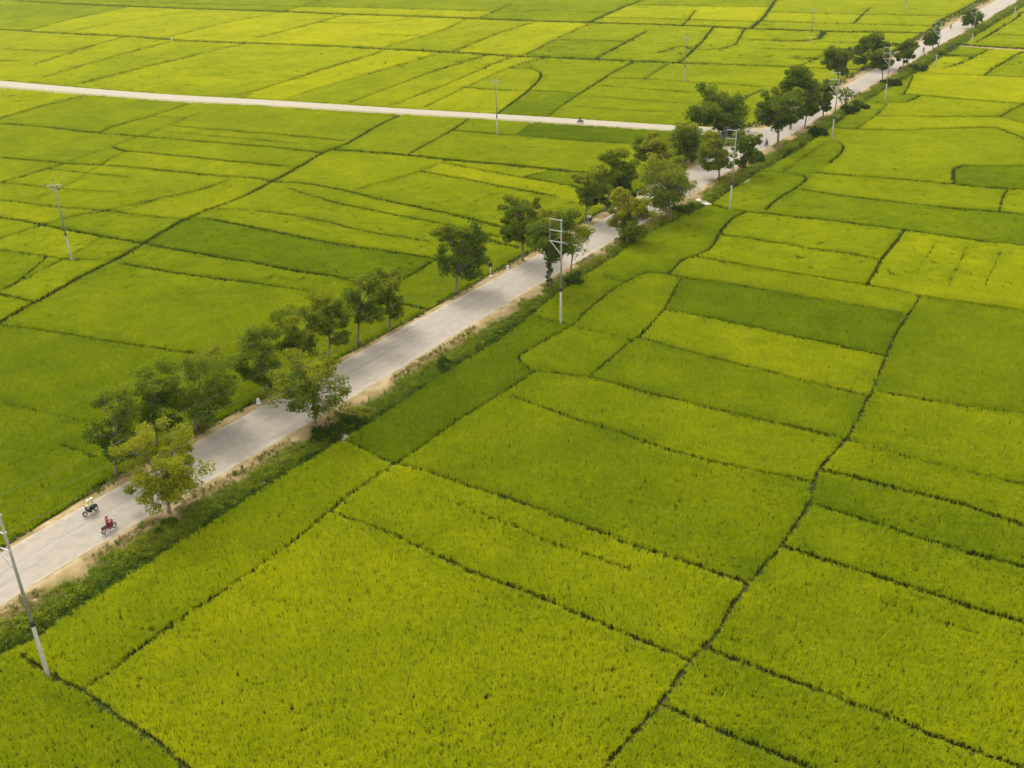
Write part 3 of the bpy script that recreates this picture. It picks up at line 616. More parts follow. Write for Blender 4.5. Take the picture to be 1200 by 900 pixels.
for c in range(0, len(order), 1500):                      # nearest bund edge, block by block
    o = order[c:c + 1500]; q = XYf[o]; lo, hi = q.min(0) - 4, q.max(0) + 4
    k = (np.maximum(sg[:, 0], sg[:, 2]) > lo[0]) & (np.minimum(sg[:, 0], sg[:, 2]) < hi[0]) & (np.maximum(sg[:, 1], sg[:, 3]) > lo[1]) & (np.minimum(sg[:, 1], sg[:, 3]) < hi[1])
    s = sg[k]
    if not len(s): continue
    a, d = s[:, :2], s[:, 2:4] - s[:, :2]; dd = (d ** 2).sum(1) + 1e-6
    v = q[:, None, :] - a[None]; t = np.clip((v * d[None]).sum(2) / dd, 0, 1); e = v - t[..., None] * d[None]
    ed[o] = (np.sqrt((e ** 2).sum(2)) - s[:, 4]).min(1)
ed += wob
keep = np.select([K_ == 0, K_ == 1, K_ == 2], [ed > .09, ed > .72 * S_, (ed > .14) & (ed < 1.15)], (ed > .24) & (ed < 2.3))
K_ = np.where(K_ == 1, 1, np.where(K_ == 0, 0, 2))        # 2: single hills planted along the edges of far plots
XY, PL, S_, K_, ed = XY[keep], PL[keep], S_[keep], K_[keep], ed[keep]
n = len(XY); print("rice points", n)
# missing hills and lodged spots
x, y = XY[:, 0], XY[:, 1]
thin = (K_ == 0) & (vnoise(x * .8, y * .8, 11) > .80) & (rng.random(n) < .15)
keep = ~thin; XY, PL, S_, K_, ed = XY[keep], PL[keep], S_[keep], K_[keep], ed[keep]; n = len(XY); x, y = XY[:, 0], XY[:, 1]
# tone of the crop: each plot ripens differently, and far brightness is painted in (0 green .. 1 yellow)
plot_tone = {}
for i in np.unique(PL): plot_tone[i] = float(np.clip(rng.normal(.52, .07), .36, .68))
def ripe(px, py, tone):
    xi, yi = int(px - X0), int(py - Y0); i = lab2[yi, xi]
    if i >= 0: plot_tone[i] = tone
for px, py, tn in ((450,740,.62),(560,620,.60),(130,740,.52),(80,860,.46),(330,600,.54),(520,480,.33),(700,560,.58),(780,500,.53),(860,440,.47),(800,630,.5),(900,370,.365),(880,415,.58),(640,400,.5),(700,350,.48),(730,365,.52),(760,280,.43),(900,328,.58),(940,330,.54),(950,305,.56),(950,270,.55),(860,230,.50),(1130,310,.63),(1050,310,.60),(1190,320,.64),(1120,400,.46),(1100,500,.53),(1060,540,.55),(1080,600,.46),(1000,640,.53),(1000,720,.58),(900,820,.53),(1170,205,.36),(1090,180,.52),(1040,225,.56),(1000,190,.56),(1120,140,.62),(1140,128,.6),(1120,100,.66),(1150,80,.55),(1120,70,.66),
    (700,152,.24),(350,290,.31),(300,320,.60),(200,360,.49),(100,420,.44),(60,520,.47),(30,450,.46),(300,450,.44),(60,600,.42),(440,345,.44),(545,318,.44),(410,200,.68),(380,205,.68),(560,235,.52),(450,190,.56),(600,180,.52),(400,250,.52),(450,275,.52),(560,330,.38),(60,230,.55),(140,300,.47),(60,310,.6),(260,235,.58),(220,200,.56),(100,170,.55),(50,165,.56),(160,145,.66),(220,125,.46),(60,130,.44),(20,132,.6),(340,130,.5),(400,145,.5),(440,160,.5),(570,145,.5),(260,180,.5),(600,122,.42),(650,117,.36),(750,110,.52),(620,92,.5),(665,92,.5),(580,92,.56),(420,100,.44),(350,70,.57),(450,85,.52),(350,50,.52),(560,50,.62),(430,30,.58),(100,25,.6),(200,35,.60),(720,50,.44),(690,55,.36),(790,50,.45),(850,85,.52),(850,45,.5),(780,15,.62),(620,45,.64),(350,24,.66),(950,20,.6),(1000,60,.55),(940,55,.5),(340,10,.4),(100,3,.5),(620,18,.62),(600,8,.35)): ripe(px, py, tn)
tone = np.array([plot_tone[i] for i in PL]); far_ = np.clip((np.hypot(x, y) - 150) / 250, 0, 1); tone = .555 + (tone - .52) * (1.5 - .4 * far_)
tone += rng.uniform(-.5, .5, n) * np.where(K_ == 0, .24, .10) + .13 * far_  # farther rice gets a brighter colour, standing in for light on distant fields
tone += (vnoise(x * .11, y * .11, 21) - .5) * .16 + (vnoise(x * .35 + 9, y * .35, 22) - .5) * .13 + (vnoise(x * 1.1, y * 1.1, 23) - .5) * .10 + (vnoise(x * .03, y * .03, 24) - .5) * .10
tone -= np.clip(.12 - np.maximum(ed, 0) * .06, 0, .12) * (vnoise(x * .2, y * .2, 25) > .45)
rot = np.column_stack([rng.normal(0, .10, n), rng.normal(0, .10, n), rng.uniform(0, 6.283, n)]); rot[K_ == 1, :2] = 0
hgt = .92 + .22 * (vnoise(x * .4, y * .4, 31) - .5) + rng.normal(0, .07, n)
sc = S_ * rng.uniform(.85, 1.15, n)
size = np.column_stack([sc, sc, hgt])
pick = np.where(K_ != 1, rng.integers(0, 5, n), rng.integers(5, 8, n))
z = np.full(n, FIELD_Z)
cent = {}
for i in np.unique(PL):
    k = PL == i
    if k.sum() < 6: continue
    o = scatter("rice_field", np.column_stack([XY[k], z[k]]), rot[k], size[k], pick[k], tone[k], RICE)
    o["kind"] = "stuff"; cent[i] = (XY[k].mean(0), o)

named = {(700, 152): "dark green rice plot below the pale side road near the junction", (350, 290): "long dark green rice plot on the left, right of the wide diagonal ditch", (520, 480): "bright green rice strip beside the roadside ditch from the culvert towards the near crossarm pole",
         (900, 370): "darker green rice plot right of the road between two yellower strips", (1170, 205): "dark rice plot at the right edge, cornered by bunds", (1150, 310): "yellowest ripening rice plot at the right edge with faint furrows", (410, 200): "yellow ripening rice plot above the dark plot, left of the road",
         (450, 740): "largest foreground rice plot at the bottom centre", (700, 560): "wide rice plot in the middle of the photo right of the culvert", (80, 860): "rice plot in the lower left corner below the pole's bund", (130, 740): "rice strip between the near ditch and the largest foreground plot",
         (640, 400): "small rounded rice plot right of the near crossarm pole's foot", (560, 620): "rice plot with a faint furrow above the largest foreground plot", (1120, 70): "yellow rice plot at the upper right below the farm track", (900, 820): "rice plot at the bottom right between two slanting bunds", (1000, 720): "rice plot at the right, above the lowest slanting bunds"}
by_plot = {}
for (px, py), lb in named.items(): by_plot.setdefault(int(lab2[int(py - Y0), int(px - X0)]), lb)
for i, (cxy, o) in cent.items():
    px = sight([[cxy[0], cxy[1], 0]])[0]; yel = "yellow-green" if plot_tone[i] > .52 else "green"; u_ = RC[np.argmin(((RC - cxy) ** 2).sum(1))]
    if px[0] > sight([[u_[0], u_[1], 0]])[0, 0] and cxy[0] > u_[0]: zone_ = "right of the tree-lined road, in the foreground" if px[1] > 450 else "right of the tree-lined road, farther off"
    else: zone_ = "beyond the pale side road" if px[1] < np.interp(px[0], S0_px[:, 0], S0_px[:, 1]) else "left of the road, below the pale side road"
    lb = by_plot.get(i) or f"{yel} rice plot between bunds {zone_}"
    tag(o, lb, "rice field", f"{yel} rice plots {zone_}")

# ------------------------------------------------------------------ bunds: low ridges of mud and grass in the gaps
GP, GT = [], []
for w, Wd in bund_lines:
    if w <= 0: continue
    L = resample(Wd, max(.6, min(4.0, np.hypot(*Wd.mean(0)) / 90)))
    if len(L) < 2: continue
    t = np.gradient(L, axis=0); t /= np.linalg.norm(t, axis=1)[:, None] + 1e-9; nn = np.column_stack([t[:, 1], -t[:, 0]])
    hw_ = (w * .5 + .12) * (1 + (vnoise(L[:, 0] * .7, L[:, 1] * .7, 41) - .5) * .25)
    top = FIELD_Z + .16 + .1 * vnoise(L[:, 0] * .5, L[:, 1] * .5, 42)
    rows = [np.column_stack([L + nn * (hw_ * q)[:, None], top * (1 - abs(q)) + (FIELD_Z + .004) * abs(q)]) for q in (-1, -.5, 0, .5, 1)]
    rows[1][:, 2] = rows[3][:, 2] = FIELD_Z + (top - FIELD_Z) * .8
    if w >= .2 and np.hypot(*Wd.mean(0)) < 900: strip("field_bund", rows, MAT['bund'])
    r = np.hypot(L[:, 0], L[:, 1]); D = resample(L, .3)
    rD = np.hypot(D[:, 0], D[:, 1]); k = rng.random(len(D)) < np.where(rD < 130, .3, np.clip(200 / (rD + 1), .45, 1)) * (1 if w >= .35 else 0)
    D = D[k]; GP.append(D + rng.normal(0, w * .22, D.shape)); GT.append(np.full(len(D), w))
GP = np.vstack(GP); GT = np.concatenate(GT); m = len(GP)
rr = np.clip(np.hypot(GP[:, 0], GP[:, 1]) / 130, .8, 2.6)
s_ = rng.uniform(.7, 1.1, m) * np.clip(GT * .85, .35, 1.3)
bg_ = scatter("bund_grass", np.column_stack([GP, np.full(m, FIELD_Z + .1)]), np.column_stack([np.zeros((m, 2)), rng.uniform(0, 6.28, m)]), np.column_stack([s_, s_, rng.uniform(.5, .95, m) * np.clip(rr, .8, 1.25)]), rng.integers(4, 6, m), np.clip(rng.normal(.20, .10, m), 0, 1), WEED)
tag(bg_, "dark grass growing along the bunds between the rice plots", "grass", kind="stuff"); print("bund grass", m)

# ------------------------------------------------------------------ plants and rubble on the verges
def lane_pts(u, off):
    """points at distance u along the main road and off metres right of its centre"""
    c = np.stack([np.interp(u, along, RC[:, k]) for k in (0, 1)], 1); nn = np.stack([np.interp(u, along, nor[:, k]) for k in (0, 1)], 1); return c + nn * np.asarray(off)[:, None]
def at_u(arr, u): return np.interp(u, along, arr)
def verge_z(u, q):                                        # height of the right verge at fraction q of its width
    return np.interp(q, [-.05, .05, .25, .52, .75, .86, 1.0, 1.1], [0, 0, -.03, -.12, -.45, -.85, -.80, FIELD_Z])
def plant(name, m, qf, kinds, sz, tone_f, label, cat, side=1, clump=.0, keep_above=None, zoff=0.0, hmul=1.0, uf=None):
    u = rng.uniform(along[0], along[-1], m)
    pc = lane_pts(u, np.zeros(m)); r = np.hypot(pc[:, 0], pc[:, 1])
    k = (r < 620) & (rng.random(m) < np.clip(110 / r, .3, 1)); u, r = u[k], r[k]
    q = qf(len(u))
    if side > 0: off = at_u(hw, u) + at_u(vw, u) * q; zz = verge_z(u, q)
    else: off = -at_u(hw, u) - at_u(lw, u) * q; zz = -.02 - .3 * np.clip(q - .4, 0, 1)
    P = lane_pts(u, off)
    if keep_above is not None: 
        k = vnoise(P[:, 0] * .35, P[:, 1] * .35, 77) + rng.normal(0, .08, len(P)) > keep_above(u, q); P, u, q, zz, r = P[k], u[k], q[k], zz[k], r[k]
    n = len(P); s = rng.uniform(*sz, n) * np.clip(r / 140, 1, 2.2)
    t = np.clip(tone_f(u, q, P) + rng.normal(0, .1, n), 0, 1)
    o = scatter(name, np.column_stack([P, zz + zoff]), np.column_stack([np.zeros((n, 2)), rng.uniform(0, 6.28, n)]), np.column_stack([s, s, s * hmul * rng.uniform(.7, 1.2, n)]), rng.integers(kinds[0], kinds[1], n), t, WEED)
    tag(o, label, cat, kind="stuff"); print(name, n); return o
LEN = along[-1]
plant("verge_weeds", int(LEN * 34), lambda n: np.clip(rng.normal(.68, .14, n), .40, .93), (0, 6), (.5, 1.1), lambda u, q, P: .80 + .5 * (vnoise(P[:, 0] * .3, P[:, 1] * .3, 51) - .5) - .5 * np.clip(q - .72, 0, 1) * 2, "bright green weeds covering the bank between the dusty verge and the ditch", "weeds", keep_above=lambda u, q: .62 - q * .75)
plant("ditch_plants", int(LEN * 12), lambda n: rng.uniform(.80, .98, n), (0, 4), (.5, 1.3), lambda u, q, P: .22 + .3 * (vnoise(P[:, 0] * .2, P[:, 1] * .2, 52) > .6), "dark leafy plants standing in the roadside ditch", "plants", keep_above=lambda u, q: .42 + 0 * q, zoff=.03)
plant("dry_grass", int(LEN * 30), lambda n: rng.uniform(.08, .6, n), (6, 8), (.5, 1.2), lambda u, q, P: .45 + .6 * (vnoise(P[:, 0] * .4, P[:, 1] * .4, 53) - .5), "dry straw coloured grass on the dusty right hand verge", "grass", keep_above=lambda u, q: .62 - q * .5)
plant("verge_grass", int(LEN * 9), lambda n: rng.uniform(.12, .6, n), (4, 6), (.3, .8), lambda u, q, P: .45 + .3 * (rng.random(len(q)) - .5), "thin green grass scattered over the dusty right hand verge", "grass", keep_above=lambda u, q: .62 - q * .3)
plant("roadside_grass", int(LEN * 14), lambda n: rng.uniform(.35, 1.0, n), (4, 8), (.4, .9), lambda u, q, P: .4 + .4 * (rng.random(len(q)) - .5), "mixed green and dry grass along the left edge of the road", "grass", side=-1, keep_above=lambda u, q: .68 - q * .35)
plant("rubble", int(LEN * 5), lambda n: rng.uniform(.12, .8, n), (8, 11), (.4, 1.5), lambda u, q, P: .5 + 0 * q, "pale broken rubble strewn over the right hand verge", "rubble", keep_above=lambda u, q: np.where((u > np.interp(600, sight(np.column_stack([RC, RC[:, 0] * 0]))[:, 0], along)) & (u < np.interp(800, sight(np.column_stack([RC, RC[:, 0] * 0]))[:, 0], along)), .35, .72))

# ------------------------------------------------------------------ trees
def leaf_cloud(r, centres, rad, n_leaf, size, tone0, tone_c):
    """many small leaf faces gathered in clumps round the twig ends"""
    nc = len(centres); C = np.array(centres)
    idx = r.integers(0, nc, n_leaf)
    g = r.normal(0, 1, (n_leaf, 3)); g /= np.linalg.norm(g, axis=1)[:, None]
    g *= (r.random(n_leaf) ** .45)[:, None]; g[:, 2] *= .7
    p = C[idx] + g * rad[idx][:, None]
    nrm = g * .6 + r.normal(0, .6, (n_leaf, 3)) + np.array([0, 0, .7]); nrm /= np.linalg.norm(nrm, axis=1)[:, None]
    u = np.cross(nrm, r.normal(0, 1, (n_leaf, 3))); u /= np.linalg.norm(u, axis=1)[:, None]; v = np.cross(nrm, u)
    s = size * r.uniform(.6, 1.35, n_leaf)[:, None]
    V = np.stack([p - u * s, p + v * s * .5 + nrm * s * .12, p + u * s, p - v * s * .5 + nrm * s * .12], 1).reshape(-1, 3)
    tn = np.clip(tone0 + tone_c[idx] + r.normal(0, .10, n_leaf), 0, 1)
    return V, np.repeat(tn, 4)
def tree(base_px, x0, x1, ytop, ybot, tone0, label, seed, leaves=None, z0=-.1, vine=False, gaps=1.0, up=0.0, name="roadside_tree", flat=1.0):
    r = np.random.default_rng(seed); rd = random.Random(seed)
    b = survey([base_px], z0)[0]; Dm = dist_to(b); mpp = Dm / F_PX
    H = height_to(b, z0, ytop); hb = max(.8, height_to(b, z0, ybot) * .97)
    Wd = max(1.6, (x1 - x0) * mpp / 2 * .98)                  # crown radius
    xc = sight([[b[0], b[1], z0 + (H + hb) / 2]])[0, 0]
    lat = ((x0 + x1) / 2 - xc) * mpp
    root = empty(name, (b[0], b[1], z0), 0)
    tag(root, label, "tree", "trees lining the road")
    cz, rz = (H + hb) / 2, (H - hb) / 2
    # clump centres through the crown: a few big lobes, each of smaller clumps
    nl = rd.randint(10, 14); lobes = []
    for k in range(nl):
        a = 2.4 * k + rd.uniform(-.5, .5); q = -0.92 + 1.75 * (k + .5) / nl
        rr = math.sqrt(max(.08, 1 - q * q)) * rd.uniform(.45, .80) * Wd
        lobes.append(np.array([lat + rr * math.cos(a), rr * math.sin(a), cz + q * rz * .82 + rd.uniform(-.2, .2) * rz]))
    mb = MB(); tr = max(.09, H * .017)
    fork = np.array([lat * .35, rd.uniform(-.2, .2), max(hb * 1.02, H * .27)])
    top = np.array([lat * .9, 0, cz + rz * .45])
    bend = np.array([rd.uniform(-.12, .12), rd.uniform(-.1, .1), fork[2] * .5]) + np.array([lat * .12, 0, 0])
    mb.tube([(0, 0, -.15), (0, 0, .15), bend, fork], [tr * 1.7, tr * 1.15, tr, tr * .9], 8)
    mb.tube([fork, (fork + top) / 2 + [rd.uniform(-.3, .3), rd.uniform(-.3, .3), 0], top], [tr * .85, tr * .5, tr * .15], 6)
    centres, tc, rad = [], [], []
    for L in lobes:
        q0 = rd.uniform(0, .5); st = fork + (top - fork) * q0 * (1 if L[2] > fork[2] else 0)
        mid = st + (L - st) * .55 + np.array([0, 0, -.12 * np.linalg.norm(L - st) + .25]); t_l = r.normal(0, .06)
        mb.tube([st, mid, L], [tr * .55, tr * .32, tr * .1], 5)
        for k in range(rd.randint(5, 8)):
            d = r.normal(0, 1, 3); d /= np.linalg.norm(d); d[2] *= .8
            c = L + d * Wd * rd.uniform(.2, .5)
            s0 = mid + (L - mid) * rd.uniform(.2, .9); mb.tube([s0, (s0 + c) / 2 + r.normal(0, .08, 3), c], [tr * .2, tr * .12, tr * .05], 4, cap=False)
            centres.append(c); tc.append(t_l + r.normal(0, .07) + .13 * (c[2] - cz) / rz); rad.append(Wd * rd.uniform(.16, .34) * gaps)  # higher clumps get lighter leaf colour: the bright crown top is painted in
    trunk = mb.build("trunk", MAT['bark'], root, smooth=True)
    rad = np.array(rad)
    n = leaves or int(np.clip(12500 * (Wd / 3.0) ** 2 * np.clip(130 / Dm, .35, 1.1), 1800, 14000))
    size = np.clip(.16 * Dm / 130, .13, .30)
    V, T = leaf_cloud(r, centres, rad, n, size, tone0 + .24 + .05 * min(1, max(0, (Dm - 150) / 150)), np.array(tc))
    if vine:                                              # creeper round the trunk
        vc = [(r.normal(0, .12), r.normal(0, .12), z) for z in np.linspace(.4, fork[2] * 1.1, 9)]
        V2, T2 = leaf_cloud(r, vc, np.full(9, .42), 700, size * .8, tone0 - .1, np.zeros(9)); V = np.vstack([V, V2]); T = np.r_[T, T2]
    Fc = np.arange(len(V)).reshape(-1, 4)
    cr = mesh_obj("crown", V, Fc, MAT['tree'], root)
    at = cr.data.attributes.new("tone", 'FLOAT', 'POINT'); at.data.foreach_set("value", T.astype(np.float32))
    return root
TREES = [
 ((199, 602), 145, 237, 503, 590, .72, "yellow-green tree on the right verge nearest the two motorbikes", dict(leaves=15000, gaps=.85)),
 ((136, 556), 104, 166, 458, 545, .36, "dark green bushy tree on the left edge of the road, lowest in the photo", dict(leaves=8500)),
 ((184, 520), 150, 212, 430, 504, .36, "dark tree between the lowest left-row tree and the wide-crowned tree beside it", {}),
 ((229, 506), 193, 276, 409, 492, .42, "wide-crowned dark green tree with a visible trunk, third from the bottom in the left row", {}),
 ((312, 463), 273, 332, 386, 450, .45, "green tree by the white marker stone, half behind the big right-verge tree", {}),
 ((370, 497), 320, 405, 416, 478, .52, "broad tree on the right verge beside the concrete culvert and dark bushes", {}),
 ((345, 442), 318, 374, 356, 420, .48, "full green tree on the left edge directly behind the tree at the culvert", {}),
 ((387, 421), 362, 413, 342, 402, .50, "slender olive tree, first of the close row of three past the culvert", {}),
 ((419, 404), 400, 450, 322, 380, .44, "dark green tree in the middle of the close row of three past the culvert", {}),
 ((457, 385), 432, 478, 311, 368, .52, "pale green loose-crowned tree at the upper end of the close row of three", {}),
 ((534, 344), 511, 570, 262, 322, .37, "lone dark round tree on the left edge of the road beside the signpost", {}),
 ((613, 306), 584, 640, 226, 290, .46, "airy tree behind the near crossarm pole, left of the road", dict(gaps=.85)),
 ((644, 337), 612, 682, 238, 312, .40, "creeper-covered tree standing behind the near crossarm pole on the right verge", dict(vine=True)),
 ((735, 285), 710, 761, 225, 274, .62, "bright green right-verge tree just right of the rider in white", {}),
 ((685, 261), 672, 716, 198, 240, .50, "olive tree with a leaning trunk right behind the rider in white", {}),
 ((709, 247), 700, 750, 177, 226, .42, "dark green tree second from the rider in white in the left row", {}),
 ((785, 257), 748, 812, 177, 244, .54, "largest tree on the right verge before the sandy ditch crossing", dict(leaves=7000)),
 ((790, 243), 772, 806, 185, 226, .48, "thin second trunk just behind the largest tree by the sandy ditch crossing", {}),
 ((757, 221), 741, 786, 159, 192, .56, "yellowish tree crown on the left edge behind the largest right-verge tree", {}),
 ((801, 191), 781, 823, 144, 184, .38, "compact dark tree at the near corner of the side road junction", {}),
 ((842, 160), 811, 876, 100, 156, .33, "large dark tree at the far corner of the side road junction", {}),
 ((842, 211), 822, 860, 154, 200, .56, "light green tree left of the crossarm pole before the junction", {}),
 ((864, 206), 858, 892, 152, 196, .34, "dark dense tree directly right of the crossarm pole before the junction", {}),
 ((911, 175), 888, 936, 100, 150, .38, "dark tree beside the dark rider at the junction, first of the thicket past it", {}),
 ((926, 152), 914, 954, 76, 122, .36, "tallest tree of the thicket just past the junction", {}),
 ((943, 149), 932, 962, 103, 138, .32, "low dark tree in the middle of the thicket past the junction", {}),
 ((964, 139), 950, 980, 90, 128, .44, "two-stemmed tree at the far end of the thicket next to the tall pole", {}),
 ((990, 128), 982, 1000, 100, 122, .40, "small bare-stemmed tree past the thicket, right of the tall pole", dict(leaves=260, gaps=.7)),
 ((982, 106), 967, 999, 50, 84, .38, "tall slim tree showing above the tall pole, left of the road", {}),
 ((1013, 81), 1002, 1038, 39, 74, .32, "dark tree on the left roadside with a second tree in front of it", {}),
 ((1034, 96), 1017, 1044, 57, 80, .36, "tree with a bare trunk standing in front of the pale road, right side", {}),
 ((1057, 83), 1049, 1074, 45, 70, .32, "dark tree on the right verge beside the standing dark rider", {}),
 ((1093, 63), 1084, 1101, 34, 55, .24, "small very dark round tree near the far farm track", {}),
 ((1138, 34), 1129, 1151, 10, 28, .34, "last small tree on the road near the top edge of the photo", {}),
]
for k, (bp_, x0, x1, yt, yb, tn, lb, kw) in enumerate(TREES): tree(bp_, x0, x1, yt, yb, tn, lb, 500 + k, **kw)
# nearly leafless little tree
tree((669, 322), 654, 692, 268, 302, .5, "nearly leafless small tree beside the creeper-covered tree and the pole", 801, leaves=420, gaps=.8)

# ------------------------------------------------------------------ bushes at the ditch
def bush(px, rad, h, tone0, label, seed):
    b = survey([px], -.4)[0]; r = np.random.default_rng(seed); root = empty("bush", (b[0], b[1], -.6)); tag(root, label, "bush", "bushes along the ditch")
    cs = [np.array([r.normal(0, .45) * rad, r.normal(0, .45) * rad, h * r.uniform(.25, .85)]) for _ in range(12)]
    mb = MB()
    for c in cs: mb.tube([(c[0] * .15, c[1] * .15, 0), (c[0] * .6, c[1] * .6, c[2] * .6), c], [.03, .02, .01], 4, cap=False)
    mb.build("stem", MAT['bark'], root)
    V, T = leaf_cloud(r, cs, np.full(12, rad * .38), 1500, .13 * max(1, dist_to(b) / 130), tone0, r.normal(0, .06, 12))
    cr = mesh_obj("foliage", V, np.arange(len(V)).reshape(-1, 4), MAT['tree'], root); at = cr.data.attributes.new("tone", 'FLOAT', 'POINT'); at.data.foreach_set("value", T.astype(np.float32))
for k, (px, rd_, h, tn, lb) in enumerate([((380, 516), 1.7, 1.5, .10, "dark spiky bush on the near side of the culvert end"), ((410, 498), 1.6, 1.5, .2, "round dark bush on the far side of the culvert end"), ((200, 618), .9, 1.2, .34, "low green bush at the foot of the yellow-green tree"),
    ((518, 433), 1.3, 1.2, .16, "dark bush in the ditch right of the road where the verge narrows"), ((671, 333), 1.5, 1.6, .18, "dark bush at the foot of the leafless small tree"), ((798, 250), 1.9, 2.3, .42, "leafy shrub under the largest right-verge tree"), ((733, 284), 1.3, 1.4, .46, "light shrub under the bright green tree above the rubble"),
    ((888, 192), 1.8, 3.0, .28, "tall dark shrub just right of the dense tree near the junction"), ((955, 160), 2.2, 1.8, .12, "dark shrub in the ditch left of the tall pole"), ((995, 133), 2.2, 1.8, .14, "dark shrub in the ditch right of the tall pole"), ((1005, 76), 1.6, 2.4, .3, "low shrub at the left edge of the far road"), ((1008, 128), 2.2, 1.6, .2, "grey-green shrub in the ditch above the tall pole"), ((1045, 101), 2.4, 1.6, .12, "dark shrub at the ditch near the short far pole"), ((1075, 84), 2.2, 1.6, .16, "shrub at the ditch right of the dark rider under the tree")]):
    bush(px, rd_, h, tn, lb, 900 + k)

# ------------------------------------------------------------------ power poles
def pole_parts(root, H, k):
    """spun concrete pole: pale foot, black band, greyer shaft above"""
    zb = H * .34; r0, r1 = .15 * k, .075 * k; rb = r0 + (r1 - r0) * .34
    MB().tube([(0, 0, -.3), (0, 0, .25), (0, 0, zb)], [r0, r0 * .98, rb], 12).build("lower_shaft", MAT['concrete'], root, True)
    MB().tube([(0, 0, zb), (0, 0, zb + .42)], [rb * 1.16, rb * 1.15], 12).build("band", MAT['band'], root, True)
    MB().tube([(0, 0, zb + .02), (0, 0, H)], [rb * .99, r1], 12).build("upper_shaft", MAT['concrete_dark'], root, True)
def insulator(parent, p):
    MB().tube([(p[0], p[1], p[2]), (p[0], p[1], p[2] + .10), (p[0], p[1], p[2] + .12), (p[0], p[1], p[2] + .18), (p[0], p[1], p[2] + .2), (p[0], p[1], p[2] + .32)], [.03, .03, .09, .1, .05, .06], 8).build("insulator", MAT['insul'], parent, True)
def line_pole():
    root = empty("power_pole"); H = 12.6; pole_parts(root, H, 1.0)
    for i, z in enumerate((H - .12, H - 1.35, H - 2.6)):  # three arms, all on the road side (local -X)
        a = MB().box((-.72, -.10, z), (1.75, .075, .08), bev=.01).build("crossarm", MAT['steel'], root)
        for q in (-1.5, -.85): insulator(a, (q, -.10, z + .05))
        MB().box((0, 0, z), (.24, .24, .06), bev=.01).build("clamp", MAT['steel'], root)
    MB().tube([(-1.5, -.10, H - .12), (-1.5, -.10, H - 2.6)], .03, 6).build("tie_rod", MAT['steel'], root)
    MB().tube([(-1.45, -.10, H - 2.62), (-.06, -.10, H - 3.9)], .05, 6).build("brace", MAT['steel'], root)
    return root
def field_pole():
    root = empty("field_pole"); H = 12.0; pole_parts(root, H, 1.0)
    a = MB().box((0, -.10, H - .55), (2.2, .075, .08), bev=.01).build("crossarm", MAT['steel'], root)
    for q in (-1.1, 1.1): insulator(a, (q, -.10, H - .5))
    insulator(root, (0, 0, H))
    for s in (-1, 1): MB().tube([(s * .95, -.10, H - .6), (0, -.11, H - 1.5)], .035, 6).build("brace", MAT['steel'], root)
    return root
LP = line_pole(); FP = field_pole()
def road_angle(b):
    k = np.argmin(((RC - b) ** 2).sum(1)); return math.atan2(nor[k][1], nor[k][0])
def put_pole(proto_, first, px, ytop, label, group, turn=None, lean=(0, 0)):
    o = proto_ if first else copy_tree(proto_); b = survey([px], 0)[0]
    if ytop is not None:
        Hh = height_to(b, 0.0, ytop) ; o.scale = (1, 1, (Hh + .6) / (12.6 if proto_ is LP else 12.0))
    o.location = (b[0], b[1], FIELD_Z); o.rotation_euler = (lean[0], lean[1], road_angle(b) if turn is None else turn)
    tag(o, label, "power pole", group); return o
G1, G2 = "power poles along the right side of the road", "power poles out in the left fields"
put_pole(LP, True, (657, 377), 256, "concrete pole with three stacked crossarms at the field corner beyond the culvert", G1, lean=(0, .02))
put_pole(LP, False, (55, 787), 601, "tall concrete pole with black band at the lower left corner of the photo", G1)
put_pole(LP, False, (855, 244), 151.5, "concrete pole with crossarms by the sandy ditch crossing before the junction", G1, lean=(0, .025))
put_pole(LP, False, (974.5, 162.5), 84, "concrete pole in front of the tall slim tree past the junction", G1, lean=(0, .02))
put_pole(LP, False, (1037, 116.5), 55, "pale pole at the ditch below the dark tree with the dark rider", G1)
put_pole(LP, False, (1096, 80), 25, "pale far pole just right of the small very dark round tree", G1)
put_pole(LP, False, (1138, 53.5), 4, "faint far pole beside the farm track and the last small tree", G1)
put_pole(LP, False, (1188, 21), None, "farthest pole on the right side, at the top right corner", G1)
put_pole(FP, True, (83.5, 303), 212, "lone pole at left of the photo, in the fields before the side road", G2, turn=.35)
put_pole(FP, False, (583, 157.5), 91, "field pole standing against the pale side road", G2, turn=.1)
put_pole(FP, False, (802, 95.5), 41, "field pole beyond the side road, above the large dark junction tree", G2, turn=.1)
put_pole(FP, False, (950, 50), 9, "faint distant field pole left of the far road trees", G2, turn=.1)
put_pole(FP, False, (1061, 15), None, "faintest field pole at the top edge of the photo near the road", G2, turn=.1)

